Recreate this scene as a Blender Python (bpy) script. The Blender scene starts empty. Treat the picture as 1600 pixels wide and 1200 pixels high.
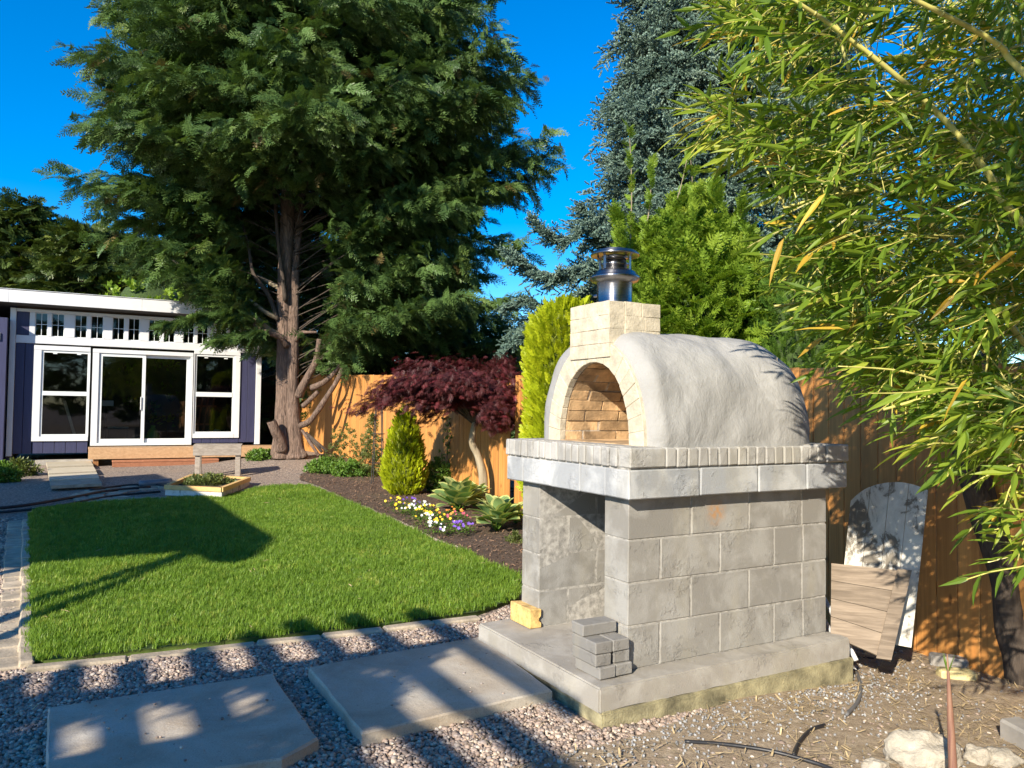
import bpy, bmesh, math, random
import numpy as np
from mathutils import Vector, Matrix, Euler, noise
from mathutils.geometry import delaunay_2d_cdt
from math import radians, sin, cos, pi, atan2, sqrt
random.seed(7); rng = np.random.default_rng(7)
S = bpy.context.scene
COL = S.collection

# ------------------------------------------------------------ camera, sky, sun
FPX = 1206.0                      # focal length in photograph pixels (1600 wide)
PITCH, ROLL, CAMZ = radians(1.92), radians(0.73), 1.43
cam_d = bpy.data.cameras.new('camera'); cam = bpy.data.objects.new('camera', cam_d); COL.objects.link(cam)
cam_d.lens = FPX / 1600 * 36; cam_d.sensor_width = 36; cam_d.clip_end = 3000; cam_d.clip_start = .05
cR, sR, cP, sP = cos(ROLL), sin(ROLL), cos(PITCH), sin(PITCH)
cx = Vector((cR, -sR*sP, sR*cP)); cy = Vector((-sR, -cR*sP, cR*cP)); cf = Vector((0, cP, sP))
Mx = Matrix((cx, cy, -cf)).transposed().to_4x4(); Mx.translation = (0, 0, CAMZ)
cam.matrix_world = Mx; S.camera = cam

SUN_HEAD, SUN_EL = radians(207), radians(27)        # direction towards the sun, clockwise from +Y
world = bpy.data.worlds.new('World'); S.world = world; world.use_nodes = True
wn = world.node_tree; wn.nodes.clear()
sky = wn.nodes.new('ShaderNodeTexSky'); sky.sky_type = 'NISHITA'; sky.sun_disc = False
sky.sun_elevation = SUN_EL; sky.sun_rotation = SUN_HEAD; sky.altitude = 0; sky.air_density = 1.0; sky.dust_density = 0.1; sky.ozone_density = 5.0
hs = wn.nodes.new('ShaderNodeHueSaturation'); hs.inputs['Saturation'].default_value = 1.42; hs.inputs['Value'].default_value = 1.17; hs.inputs['Hue'].default_value = .504
bg = wn.nodes.new('ShaderNodeBackground'); bg.inputs['Strength'].default_value = 0.105
wo = wn.nodes.new('ShaderNodeOutputWorld')
wn.links.new(sky.outputs[0], hs.inputs['Color']); wn.links.new(hs.outputs[0], bg.inputs['Color']); wn.links.new(bg.outputs[0], wo.inputs[0])
sl = bpy.data.lights.new('sun', 'SUN'); sl.energy = 5.0; sl.angle = radians(.53); sl.color = (1, .90, .75)
so = bpy.data.objects.new('sun', sl); COL.objects.link(so)
TOSUN = Vector((sin(SUN_HEAD)*cos(SUN_EL), cos(SUN_HEAD)*cos(SUN_EL), sin(SUN_EL)))
so.rotation_euler = TOSUN.to_track_quat('Z', 'Y').to_euler(); so.location = TOSUN*40
S.view_settings.view_transform = 'Standard'; S.view_settings.look = 'None'; S.view_settings.exposure = 0.92; S.view_settings.gamma = 1
S.view_settings.use_curve_mapping = False
S.render.engine = 'CYCLES'; S.cycles.max_bounces = 7; S.cycles.transparent_max_bounces = 12

# ------------------------------------------------------------ helpers
def rayd(u, v):
    return cx*(u-800) + cy*(600-v) + cf*FPX
GP = np.array([(.4,3.4,.012),(.1,3.9,.03),(-.18,4.56,.075),(1.1,3.8,.0),(-.3,4.2,.05),(1.9,4.3,-.045),(2.8,4.8,-.17),(2.3,6,-.17),(3.6,4,-.17),(2,2.5,-.05),(0,11,.09),(-.9,9.7,.07),(-2.4,14.5,.16),(-4.5,17,.31),(-4.3,18.2,.34),(-1,12.4,.1),
 (-8,17.9,.12),(-12,18,.12),(-4,8,0),(-2,5,0),(-5,4,0),(-3,10,.02),(-2,7,0),(1,7,-.03),(0,0,0),(-6,12,.04),(-.6,8,.01),(-7,15,.08),(-5.4,14.6,.1),(-12,8,.03),(-9,2,0),(-3,0,0),(4,0,-.05),(-20,30,.2),(10,20,0),(0,25,.2),(10,8,-.15),(-20,12,.1)])
def g(x, y):
    x = np.asarray(x, float); y = np.asarray(y, float)
    d = (x[..., None]-GP[:, 0])**2 + (y[..., None]-GP[:, 1])**2
    w = np.exp(-d/(2*1.05**2)) + 1e-4/(1+d)
    r = (w*GP[:, 2]).sum(-1)/w.sum(-1)
    return r if r.ndim else float(r)
def G(u, v, dz=0):
    r = rayd(u, v); z = 0
    for _ in range(12):
        t = (z+dz-CAMZ)/r.z; p = r*t; z = g(p.x, p.y)
    return Vector((p.x, p.y, z+dz))
def D(u, v, y):
    r = rayd(u, v); p = r*(y/r.y); return Vector((p.x, p.y, p.z+CAMZ))
T0 = radians(29.37); AX = Vector((cos(T0), sin(T0), 0)); BX = Vector((-sin(T0), cos(T0), 0))
OV = Vector((.5727, 3.7598, CAMZ-1.2482))
def onplane(u, v, P, n):
    r = rayd(u, v); c = Vector((0, 0, CAMZ)); t = (P-c).dot(n)/r.dot(n); return c+r*t

def link(o, parent=None):
    COL.objects.link(o)
    if parent: o.parent = parent
    return o
def tag(o, label=None, cat=None, group=None, kind=None):
    if label: o['label'] = label
    if cat: o['category'] = cat
    if group: o['group'] = group
    if kind: o['kind'] = kind
    return o
def empty(name, loc, label, cat, rot=0, group=None):
    o = bpy.data.objects.new(name, None); o.location = loc; o.rotation_euler = (0, 0, rot); o.empty_display_size = .1
    link(o); return tag(o, label, cat, group)
def mesh(name, V, F, m=None, parent=None, smooth=False, world=False):
    me = bpy.data.meshes.new(name); me.from_pydata([tuple(v) for v in V], [], [tuple(f) for f in F]); me.update()
    if m: me.materials.append(m)
    if smooth: me.polygons.foreach_set('use_smooth', [True]*len(me.polygons))
    o = bpy.data.objects.new(name, me); link(o, parent)
    if parent and world:
        o.matrix_parent_inverse = Matrix.Translation(-parent.location) if abs(parent.rotation_euler.z) < 1e-9 else (Matrix.Translation(parent.location) @ Euler(parent.rotation_euler).to_matrix().to_4x4()).inverted()
    return o
BOXF = [(0,3,2,1),(4,5,6,7),(0,1,5,4),(1,2,6,5),(2,3,7,6),(3,0,4,7)]
def boxv(x0, x1, y0, y1, z0, z1):
    return [(x0,y0,z0),(x1,y0,z0),(x1,y1,z0),(x0,y1,z0),(x0,y0,z1),(x1,y0,z1),(x1,y1,z1),(x0,y1,z1)]
def bevbox(x0, x1, y0, y1, z0, z1, b=.006, jit=0, seed=0):
    """box with chamfered edges; 24 verts"""
    bm = bmesh.new(); vs = [bm.verts.new(v) for v in boxv(x0, x1, y0, y1, z0, z1)]
    for f in BOXF: bm.faces.new([vs[i] for i in f])
    if jit:
        r = random.Random(seed)
        for v in bm.verts: v.co += Vector([r.uniform(-jit, jit) for _ in range(3)])
    if b: bmesh.ops.bevel(bm, geom=bm.edges[:], offset=b, segments=1, affect='EDGES')
    V = [v.co.copy() for v in bm.verts]; bm.verts.index_update()
    F = [[v.index for v in f.verts] for f in bm.faces]; bm.free(); return V, F
def box(name, x0, x1, y0, y1, z0, z1, m, parent=None, b=.004, jit=0):
    V, F = bevbox(min(x0, x1), max(x0, x1), min(y0, y1), max(y0, y1), min(z0, z1), max(z0, z1), b, jit, random.random())
    return mesh(name, V, F, m, parent)
class MB:
    def __init__(s): s.V = []; s.F = []
    def add(s, V, F, M=None):
        n = len(s.V); s.V += [(M @ Vector(v)) if M else Vector(v) for v in V]; s.F += [[i+n for i in f] for f in F]; return s
    def box(s, *a, b=0, M=None):
        if b: return s.add(*bevbox(*a, b), M)
        return s.add(boxv(*a), BOXF, M)
    def tube(s, P, R, n=8, nz=0, freq=3, caps=True):
        P = [Vector(p) for p in P]; k = len(P)
        if isinstance(R, (int, float)): R = [R]*k
        V = []; up = Vector((0, 0, 1)); prev = None
        for i in range(k):
            t = (P[min(i+1, k-1)]-P[max(i-1, 0)]).normalized()
            if prev is None:
                a = t.orthogonal().normalized()
            else:
                a = (prev - t*prev.dot(t)).normalized()
            prev = a; b = t.cross(a)
            for j in range(n):
                th = 2*pi*j/n; rr = R[i]
                q = P[i]+(a*cos(th)+b*sin(th))*rr
                if nz: q = P[i]+(a*cos(th)+b*sin(th))*rr*(1+nz*noise.noise(Vector((q.x*freq*2, q.y*freq*2, q.z*freq*.5))))
                V.append(q)
        F = [(i*n+j, i*n+(j+1) % n, (i+1)*n+(j+1) % n, (i+1)*n+j) for i in range(k-1) for j in range(n)]
        if caps: F += [tuple(range(n))[::-1], tuple(range((k-1)*n, k*n))]
        return s.add(V, F)
    def build(s, name, m, parent=None, smooth=False, world=False):
        return mesh(name, s.V, s.F, m, parent, smooth, world)
def smooth_path(P, n=6):
    P = [Vector(p) for p in P]; out = []
    for i in range(len(P)-1):
        p0 = P[max(i-1, 0)]; p1 = P[i]; p2 = P[i+1]; p3 = P[min(i+2, len(P)-1)]
        for k in range(n):
            t = k/n; out.append(.5*((2*p1)+(p2-p0)*t+(2*p0-5*p1+4*p2-p3)*t*t+(3*p1-p0-3*p2+p3)*t**3))
    return out+[P[-1]]
def lerpn(a, xs, ys): return float(np.interp(a, xs, ys))
def inpoly(x, y, P):
    x = np.asarray(x); y = np.asarray(y); c = np.zeros(x.shape, bool); n = len(P); j = n-1
    for i in range(n):
        xi, yi = P[i][0], P[i][1]; xj, yj = P[j][0], P[j][1]
        if yi != yj: c ^= ((yi > y) != (yj > y)) & (x < (xj-xi)*(y-yi)/(yj-yi)+xi)
        j = i
    return c
def sheet(name, poly, dz, step, m, edge=0.0, bump=0.0):
    """a sheet over the ground inside a polygon; edge = height of a skirt down"""
    P = []
    for i in range(len(poly)):
        a, b = Vector(poly[i][:2]), Vector(poly[(i+1) % len(poly)][:2]); k = max(1, int((b-a).length/step))
        P += [a+(b-a)*t/k for t in range(k)]
    n = len(P); xs = [p.x for p in P]; ys = [p.y for p in P]
    gx, gy = np.meshgrid(np.arange(min(xs), max(xs), step), np.arange(min(ys), max(ys), step)); gx = gx.ravel(); gy = gy.ravel()
    gx = gx+rng.uniform(-.2, .2, gx.size)*step; gy = gy+rng.uniform(-.2, .2, gy.size)*step
    ok = inpoly(gx, gy, [(p.x, p.y) for p in P]); gx = gx[ok]; gy = gy[ok]
    pts = P+[Vector((a, b)) for a, b in zip(gx, gy)]
    r = delaunay_2d_cdt(pts, [(i, (i+1) % n) for i in range(n)], [], 1, 1e-5)
    co = np.array([(v.x, v.y) for v in r[0]]); z = g(co[:, 0], co[:, 1])+dz
    if bump: z = z+np.array([noise.noise(Vector((a*2.1, b*2.1, 0)))*bump for a, b in co])
    V = [(a, b, c) for (a, b), c in zip(co, z)]; F = [f for f in r[2]]
    if edge:
        for i in range(n):
            V.append((P[i].x, P[i].y, g(P[i].x, P[i].y)+dz-edge))
        k = len(V)-n
        near = [int(np.argmin(((co-np.array([p.x, p.y]))**2).sum(1))) for p in P]
        F = list(F)+[(near[i], near[(i+1) % n], k+(i+1) % n, k+i) for i in range(n)]
    o = mesh(name, V, F, m, smooth=True); return o

# geometry-node scatter of small things nobody could count
def gn_scatter(name, pts, rot, scl, protos, m=None, parent=None, kind='stuff', idx=None):
    pts = np.asarray(pts, float); N = len(pts)
    me = bpy.data.meshes.new(name); me.vertices.add(N); me.vertices.foreach_set('co', pts.ravel())
    a = me.attributes.new('rot', 'FLOAT_VECTOR', 'POINT'); a.data.foreach_set('vector', np.asarray(rot, float).ravel())
    a = me.attributes.new('scl', 'FLOAT', 'POINT'); a.data.foreach_set('value', np.asarray(scl, float).ravel())
    a = me.attributes.new('idx', 'INT', 'POINT'); a.data.foreach_set('value', rng.integers(0, len(protos), N).astype(np.int32) if idx is None else np.asarray(idx, np.int32))
    o = bpy.data.objects.new(name, me); link(o, parent); o['kind'] = kind
    if parent: o.matrix_parent_inverse = Matrix.Translation(-parent.location)
    c = bpy.data.collections.new('protos_'+name)
    for i, pm in enumerate(protos):
        po = bpy.data.objects.new('p%02d_' % i+name, pm); c.objects.link(po)
    ng = bpy.data.node_groups.new('scatter', 'GeometryNodeTree')
    ng.interface.new_socket('Geometry', in_out='INPUT', socket_type='NodeSocketGeometry'); ng.interface.new_socket('Geometry', in_out='OUTPUT', socket_type='NodeSocketGeometry')
    nn = ng.nodes; L = ng.links.new
    i_ = nn.new('NodeGroupInput'); o_ = nn.new('NodeGroupOutput'); ip = nn.new('GeometryNodeInstanceOnPoints'); ci = nn.new('GeometryNodeCollectionInfo')
    ci.inputs['Collection'].default_value = c; ci.inputs['Separate Children'].default_value = True; ci.inputs['Reset Children'].default_value = True
    def at(nm, t):
        q = nn.new('GeometryNodeInputNamedAttribute'); q.data_type = t; q.inputs['Name'].default_value = nm; return [s for s in q.outputs if s.name == 'Attribute' and s.enabled][0]
    e2 = nn.new('FunctionNodeEulerToRotation'); L(at('rot', 'FLOAT_VECTOR'), e2.inputs[0])
    L(i_.outputs[0], ip.inputs['Points']); L(ci.outputs[0], ip.inputs['Instance']); ip.inputs['Pick Instance'].default_value = True
    L(at('idx', 'INT'), ip.inputs['Instance Index']); L(e2.outputs[0], ip.inputs['Rotation']); L(at('scl', 'FLOAT'), ip.inputs['Scale']); L(ip.outputs[0], o_.inputs[0])
    md = o.modifiers.new('scatter', 'NODES'); md.node_group = ng
    return o
def proto(name, V, F, m, smooth=False):
    me = bpy.data.meshes.new(name); me.from_pydata([tuple(v) for v in V], [], [tuple(f) for f in F]); me.materials.append(m)
    if smooth: me.polygons.foreach_set('use_smooth', [True]*len(me.polygons))
    return me

# ------------------------------------------------------------ materials
def nodes(name):
    m = bpy.data.materials.new(name); m.use_nodes = True; nt = m.node_tree; nt.nodes.clear()
    out = nt.nodes.new('ShaderNodeOutputMaterial'); b = nt.nodes.new('ShaderNodeBsdfPrincipled'); nt.links.new(b.outputs[0], out.inputs[0])
    return m, nt, b, out
def nd(nt, t, **k):
    n = nt.nodes.new(t)
    for a, v in k.items():
        if a.startswith('i_'):
            n.inputs[a[2:].replace('_', ' ')].default_value = v
        else: setattr(n, a, v)
    return n
def rgba(c): return (c[0], c[1], c[2], 1)
def ramp(nt, fac, stops):
    r = nt.nodes.new('ShaderNodeValToRGB'); e = r.color_ramp.elements
    while len(e) < len(stops): e.new(.5)
    for i, (p, c) in enumerate(stops): e[i].position = p; e[i].color = rgba(c) if not isinstance(c, (int, float)) else (c, c, c, 1)
    nt.links.new(fac, r.inputs[0]); return r.outputs[0]
def mixc(nt, a, b, f, mode='MIX'):
    n = nt.nodes.new('ShaderNodeMix'); n.data_type = 'RGBA'; n.blend_type = mode
    for s, v in ((6, a), (7, b), (0, f)):
        if hasattr(v, 'links') or hasattr(v, 'is_linked'): nt.links.new(v, n.inputs[s])
        else: n.inputs[s].default_value = rgba(v) if s else v
    return n.outputs[2]
def math_(nt, op, a, b=0.0):
    n = nt.nodes.new('ShaderNodeMath'); n.operation = op
    for i, v in enumerate((a, b)):
        if hasattr(v, 'is_linked'): nt.links.new(v, n.inputs[i])
        else: n.inputs[i].default_value = v
    return n.outputs[0]
def pos(nt, scale=(1, 1, 1), rot=0, obj=False):
    if obj: s = nd(nt, 'ShaderNodeTexCoord').outputs['Object']
    else: s = nd(nt, 'ShaderNodeNewGeometry').outputs['Position']
    mp = nd(nt, 'ShaderNodeMapping'); mp.inputs['Scale'].default_value = scale; mp.inputs['Rotation'].default_value = (0, 0, rot)
    nt.links.new(s, mp.inputs[0]); return mp.outputs[0]
def nz(nt, vec, scale, detail=4, rough=.55, dist=0):
    n = nd(nt, 'ShaderNodeTexNoise'); n.inputs['Scale'].default_value = scale; n.inputs['Detail'].default_value = detail; n.inputs['Roughness'].default_value = rough; n.inputs['Distortion'].default_value = dist
    nt.links.new(vec, n.inputs['Vector']); return n.outputs[0]
def bump(nt, b, h, strength=.4, dist=.01):
    n = nd(nt, 'ShaderNodeBump'); n.inputs['Strength'].default_value = strength; n.inputs['Distance'].default_value = dist
    nt.links.new(h, n.inputs['Height']); nt.links.new(n.outputs[0], b.inputs['Normal'])
def plain(name, c, rough=.6, metal=0, var=.12, nscale=8, bmp=.15, bscale=60, vary=.0, dist=.004, stretch=None):
    m, nt, b, out = nodes(name); p = pos(nt, stretch or (1, 1, 1))
    f = nz(nt, p, nscale, 5, .6)
    dk = tuple(x*(1-var*2) for x in c); lt = tuple(min(1, x*(1+var*1.2)) for x in c)
    col = ramp(nt, f, [(.3, dk), (.7, lt)])
    if vary:
        r = nd(nt, 'ShaderNodeObjectInfo').outputs['Random']; k = math_(nt, 'MULTIPLY_ADD', r, 2*vary); k.node.inputs[2].default_value = 1-vary
        cb = nd(nt, 'ShaderNodeCombineColor'); [nt.links.new(k, cb.inputs[i]) for i in range(3)]
        col = mixc(nt, col, cb.outputs[0], 1.0, 'MULTIPLY')
    nt.links.new(col, b.inputs['Base Color']); b.inputs['Roughness'].default_value = rough; b.inputs['Metallic'].default_value = metal
    if bmp: bump(nt, b, nz(nt, p, bscale, 4, .6), bmp, dist)
    return m
def leafmat(name, c1, c2, c3=None, trans=.35, rough=.45, tcol=None, p3=.9):
    """per-instance colour; some light passes through the leaf"""
    m, nt, b, out = nodes(name); r = nd(nt, 'ShaderNodeObjectInfo').outputs['Random']
    f = math_(nt, 'ADD', math_(nt, 'MULTIPLY', r, .6), math_(nt, 'MULTIPLY', nz(nt, pos(nt), 1.3, 3), .5))
    st = [(.2, c1), (.75, c2)]
    if c3: st.append((p3, c3))
    col = ramp(nt, f, st); nt.links.new(col, b.inputs['Base Color']); b.inputs['Roughness'].default_value = rough
    b.inputs['Specular IOR Level'].default_value = .35
    t = nd(nt, 'ShaderNodeBsdfTranslucent'); tc = mixc(nt, col, tcol or (1, 1, .45), 1.0, 'MULTIPLY'); nt.links.new(tc, t.inputs[0])
    mx = nd(nt, 'ShaderNodeMixShader'); mx.inputs[0].default_value = trans
    nt.links.new(b.outputs[0], mx.inputs[1]); nt.links.new(t.outputs[0], mx.inputs[2]); nt.links.new(mx.outputs[0], out.inputs[0])
    return m
def blockmat(name, c=(.235, .222, .195), light=(.37, .36, .33), warm=0.0, rustp=None, smear=.5, rough=.9):
    m, nt, b, out = nodes(name); p = pos(nt)
    r = nd(nt, 'ShaderNodeObjectInfo').outputs['Random']
    k = math_(nt, 'MULTIPLY_ADD', r, .22); k.node.inputs[2].default_value = .88
    cb = nd(nt, 'ShaderNodeCombineColor'); [nt.links.new(k, cb.inputs[i]) for i in range(3)]
    base = mixc(nt, c, cb.outputs[0], 1.0, 'MULTIPLY')
    base = mixc(nt, base, light, ramp(nt, nz(nt, p, 4.5, 7, .62, .4), [(.46, 0), (.60, smear)]))
    base = mixc(nt, base, (.33, .30, .22), ramp(nt, nz(nt, pos(nt, (1, 1, .25)), 5.2, 5, .6), [(.52, 0), (.72, .45)]))
    base = mixc(nt, base, (.44, .43, .40), ramp(nt, nz(nt, pos(nt, (1, 1, .3)), 16, 6, .7), [(.6, 0), (.72, .35)]))
    sp = nz(nt, p, 240, 3, .7); base = mixc(nt, base, (.14, .13, .12), ramp(nt, sp, [(.30, .35), (.42, 0)]))
    if rustp:
        d = nd(nt, 'ShaderNodeVectorMath', operation='DISTANCE'); nt.links.new(nd(nt, 'ShaderNodeNewGeometry').outputs['Position'], d.inputs[0]); d.inputs[1].default_value = rustp
        f = math_(nt, 'MULTIPLY', ramp(nt, d.outputs['Value'], [(.0, .9), (.085, 0)]), ramp(nt, nz(nt, p, 28, 5, .7), [(.38, 0), (.6, 1)]))
        base = mixc(nt, base, (.42, .19, .04), f)
    nt.links.new(base, b.inputs['Base Color']); b.inputs['Roughness'].default_value = rough
    h = math_(nt, 'ADD', nz(nt, p, 150, 4, .7), math_(nt, 'MULTIPLY', ramp(nt, nz(nt, p, 5, 8, .75, .2), [(.56, 0), (.62, 1)]), 1.1))
    bump(nt, b, h, .55, .005); return m
def woodmat(name, c1, c2, grain=(30, 30, 1.4), rough=.65, vary=.14, knots=True, alongz=True, rot=0, obj=False):
    m, nt, b, out = nodes(name); r = nd(nt, 'ShaderNodeObjectInfo').outputs['Random']
    off = nd(nt, 'ShaderNodeCombineXYZ'); nt.links.new(math_(nt, 'MULTIPLY', r, 37), off.inputs[0]); nt.links.new(math_(nt, 'MULTIPLY', r, 11), off.inputs[2])
    va = nd(nt, 'ShaderNodeVectorMath', operation='ADD'); nt.links.new(pos(nt, grain, rot, obj), va.inputs[0]); nt.links.new(off.outputs[0], va.inputs[1])
    f = nz(nt, va.outputs[0], 1, 6, .65, .6)
    col = ramp(nt, f, [(.3, c1), (.52, tuple((a+d)/2 for a, d in zip(c1, c2))), (.72, c2)])
    k = math_(nt, 'MULTIPLY_ADD', r, 2*vary); k.node.inputs[2].default_value = 1-vary
    cb = nd(nt, 'ShaderNodeCombineColor'); [nt.links.new(k, cb.inputs[i]) for i in range(3)]
    col = mixc(nt, col, cb.outputs[0], 1.0, 'MULTIPLY')
    if knots:
        v = nd(nt, 'ShaderNodeTexVoronoi'); v.inputs['Scale'].default_value = 1; vm = nd(nt, 'ShaderNodeVectorMath', operation='ADD')
        nt.links.new(pos(nt, (7, 7, 2.6), rot, obj), vm.inputs[0]); nt.links.new(off.outputs[0], vm.inputs[1]); nt.links.new(vm.outputs[0], v.inputs['Vector'])
        col = mixc(nt, col, tuple(x*.3 for x in c1), ramp(nt, v.outputs['Distance'], [(.05, .8), (.11, 0)]))
    nt.links.new(col, b.inputs['Base Color']); b.inputs['Roughness'].default_value = rough; bump(nt, b, f, .35, .004); return m

m_block = blockmat('weathered_block', rustp=tuple(OV+AX*.57+Vector((0, 0, .73))))
m_cap = blockmat('cap_block', (.31, .32, .325), (.48, .485, .475), smear=.75)
m_capbrick = blockmat('cap_brick', (.31, .298, .27), (.48, .465, .43), smear=.6)
m_mortar = plain('mortar', (.36, .34, .30), .95, var=.25, nscale=30, bmp=.6, bscale=180)
m_slab = blockmat('slab_concrete', (.30, .275, .235), (.45, .425, .375), smear=.5)
m_plinth = plain('mossy_plinth', (.30, .265, .15), .95, var=.32, nscale=9, bmp=.7, bscale=90, dist=.008)
m_paverbrick = blockmat('grey_paver', (.20, .19, .172), (.27, .26, .24), smear=.2)
m_firebrick = plain('firebrick', (.50, .33, .17), .9, var=.30, nscale=10, bmp=.6, bscale=70, vary=.30, dist=.008)
m_firemortar = plain('fire_mortar', (.47, .40, .31), .95, var=.3, nscale=20, bmp=.8, bscale=80, dist=.01)
m_cream = plain('cream_brick', (.52, .455, .335), .85, var=.13, nscale=16, bmp=.6, bscale=55, vary=.06, dist=.008)
m_creamjoint = plain('cream_joint', (.55, .48, .36), .9, var=.15, nscale=20, bmp=.6, bscale=80)
m_yellowbrick = plain('yellow_brick', (.66, .43, .15), .9, var=.25, nscale=22, bmp=.7, bscale=90, dist=.006)
m_yellowstone = plain('yellow_stone', (.60, .50, .24), .9, var=.2, nscale=22, bmp=.7, bscale=90, dist=.006)

def plastermat():
    m, nt, b, out = nodes('dome_plaster'); p = pos(nt)
    base = ramp(nt, nz(nt, p, 2.2, 7, .6, .3), [(.3, (.255, .25, .235)), (.7, (.335, .33, .312))])
    base = mixc(nt, base, (.40, .395, .375), ramp(nt, nz(nt, pos(nt, (1, 1, .6)), 7, 7, .7, .4), [(.55, 0), (.7, .45)]))
    nt.links.new(base, b.inputs['Base Color']); b.inputs['Roughness'].default_value = .93
    h = math_(nt, 'ADD', nz(nt, pos(nt, (1, 1, .8)), 11, 4, .5, .5), math_(nt, 'MULTIPLY', nz(nt, pos(nt, (1.2, 1.2, .8), .4), 46, 6, .65, .6), .35))
    bump(nt, b, h, .62, .017); return m
m_plaster = plastermat()
def steelmat():
    m, nt, b, out = nodes('stainless_steel'); b.inputs['Base Color'].default_value = (.30, .30, .31, 1); b.inputs['Metallic'].default_value = 1
    nt.links.new(ramp(nt, nz(nt, pos(nt, (3, 3, 260)), 1, 3), [(.3, .24), (.7, .40)]), b.inputs['Roughness']); b.inputs['Anisotropic'].default_value = .8; b.inputs['Anisotropic Rotation'].default_value = .25; tg = nd(nt, 'ShaderNodeTangent', direction_type='RADIAL', axis='Z'); nt.links.new(tg.outputs[0], b.inputs['Tangent']); return m
m_steel = steelmat()
m_fence = woodmat('cedar_fence_board', (.38, .155, .035), (.62, .29, .075), (28, 28, 1.1), vary=.13)
m_fencedk = woodmat('cedar_post', (.20, .085, .025), (.30, .13, .04))
m_navy = woodmat('navy_siding', (.026, .028, .070), (.042, .045, .105), (40, 40, 2), .6, .06, False)
m_white = plain('white_paint', (.66, .67, .67), .45, var=.03, nscale=5, bmp=.1, bscale=40)
m_whitevinyl = plain('white_vinyl', (.70, .73, .72), .3, var=.02, nscale=5, bmp=0)
m_roof = plain('roof_felt', (.06, .06, .06), .9)
m_black = plain('black_plastic', (.018, .018, .02), .45, var=.2, bmp=.1)
m_darkiron = plain('dark_iron', (.02, .017, .015), .6, var=.2)
m_deck = woodmat('deck_board', (.33, .19, .09), (.50, .32, .17), (2, 30, 30), rot=-T0, knots=False)
m_deckred = woodmat('deck_step', (.26, .10, .045), (.38, .16, .08), (2, 30, 30), rot=-T0, knots=False)
m_greywood = woodmat('grey_wood', (.20, .165, .13), (.36, .31, .25), (3, 26, 26), rot=-T0, knots=False)
m_palewood = woodmat('pale_plank', (.42, .36, .25), (.60, .53, .39), (3, 26, 26), rot=-T0, knots=False)
m_boxwood = woodmat('planter_wood', (.55, .33, .11), (.70, .46, .18), (14, 14, 20), knots=False)
m_oldwood = woodmat('old_plywood', (.095, .07, .048), (.28, .22, .16), (3, 3, 45), .85, .2, knots=False)
def paintwood():
    m, nt, b, out = nodes('peeling_white_board'); p = pos(nt, (1, 1, .5))
    c = ramp(nt, nz(nt, p, 9, 7, .7, .6), [(.40, (.16, .14, .11)), (.47, (.52, .50, .44)), (.7, (.66, .64, .57))])
    nt.links.new(c, b.inputs['Base Color']); b.inputs['Roughness'].default_value = .8; bump(nt, b, nz(nt, p, 30, 5), .5, .004); return m
m_peel = paintwood()
def barkmat(name, c1, c2, sc=14, d=.03):
    m, nt, b, out = nodes(name); p = pos(nt, (1, 1, .16))
    f = nz(nt, p, sc, 7, .65, .8); nt.links.new(ramp(nt, f, [(.3, c1), (.5, tuple((a+e)/2 for a, e in zip(c1, c2))), (.72, c2)]), b.inputs['Base Color'])
    b.inputs['Roughness'].default_value = .9; bump(nt, b, f, 1.0, d); return m
m_bark = barkmat('cypress_bark', (.045, .028, .02), (.33, .225, .165), 26, .09)
m_barkpale = barkmat('pale_bark', (.16, .12, .07), (.36, .30, .20), 12, .01)
m_darkbark = barkmat('dark_bark', (.03, .022, .016), (.10, .075, .055), 26, .02)
m_cutwood = plain('cut_wood', (.50, .36, .2), .8)
m_pebble = None
def pebblemat():
    m, nt, b, out = nodes('pebble'); r = nd(nt, 'ShaderNodeObjectInfo').outputs['Random']
    c = ramp(nt, r, [(0, (.13, .105, .09)), (.25, (.27, .20, .155)), (.5, (.42, .31, .235)), (.72, (.27, .235, .215)), (.88, (.52, .41, .30)), (1, (.62, .54, .44))])
    c = mixc(nt, c, (.12, .10, .09), ramp(nt, nz(nt, pos(nt), 130, 3), [(.45, 0), (.7, .35)]))
    nt.links.new(c, b.inputs['Base Color']); b.inputs['Roughness'].default_value = .75; return m
m_pebble = pebblemat()
def gravelmat():
    m, nt, b, out = nodes('gravel_bed'); p = pos(nt)
    v = nd(nt, 'ShaderNodeTexVoronoi'); v.inputs['Scale'].default_value = 42; nt.links.new(p, v.inputs['Vector'])
    sep = nd(nt, 'ShaderNodeSeparateColor'); nt.links.new(v.outputs['Color'], sep.inputs[0])
    c = ramp(nt, sep.outputs[0], [(0, (.15, .12, .10)), (.3, (.29, .215, .165)), (.55, (.43, .32, .235)), (.75, (.30, .25, .215)), (.9, (.52, .41, .30)), (1, (.60, .51, .40))])
    c = mixc(nt, c, (.10, .08, .07), ramp(nt, v.outputs['Distance'], [(.35, 0), (.75, .85)]))
    c = mixc(nt, c, (.30, .22, .15), ramp(nt, nz(nt, p, .8, 4), [(.45, 0), (.7, .35)]))
    nt.links.new(c, b.inputs['Base Color']); b.inputs['Roughness'].default_value = .9
    inv = math_(nt, 'SUBTRACT', 1.0, v.outputs['Distance']); bump(nt, b, inv, .9, .012); return m
m_gravel = gravelmat()
def soilmat(name, c1, c2, c3, sc=22, b_=.9):
    m, nt, b, out = nodes(name); p = pos(nt)
    c = ramp(nt, nz(nt, p, sc, 8, .75, .4), [(.3, c1), (.52, c2), (.7, c3)])
    c = mixc(nt, c, (.07, .085, .02), ramp(nt, nz(nt, p, 1.4, 4), [(.58, 0), (.72, .45)]))
    nt.links.new(c, b.inputs['Base Color']); b.inputs['Roughness'].default_value = .95; bump(nt, b, nz(nt, p, 60, 6, .75), b_, .02); return m
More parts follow.
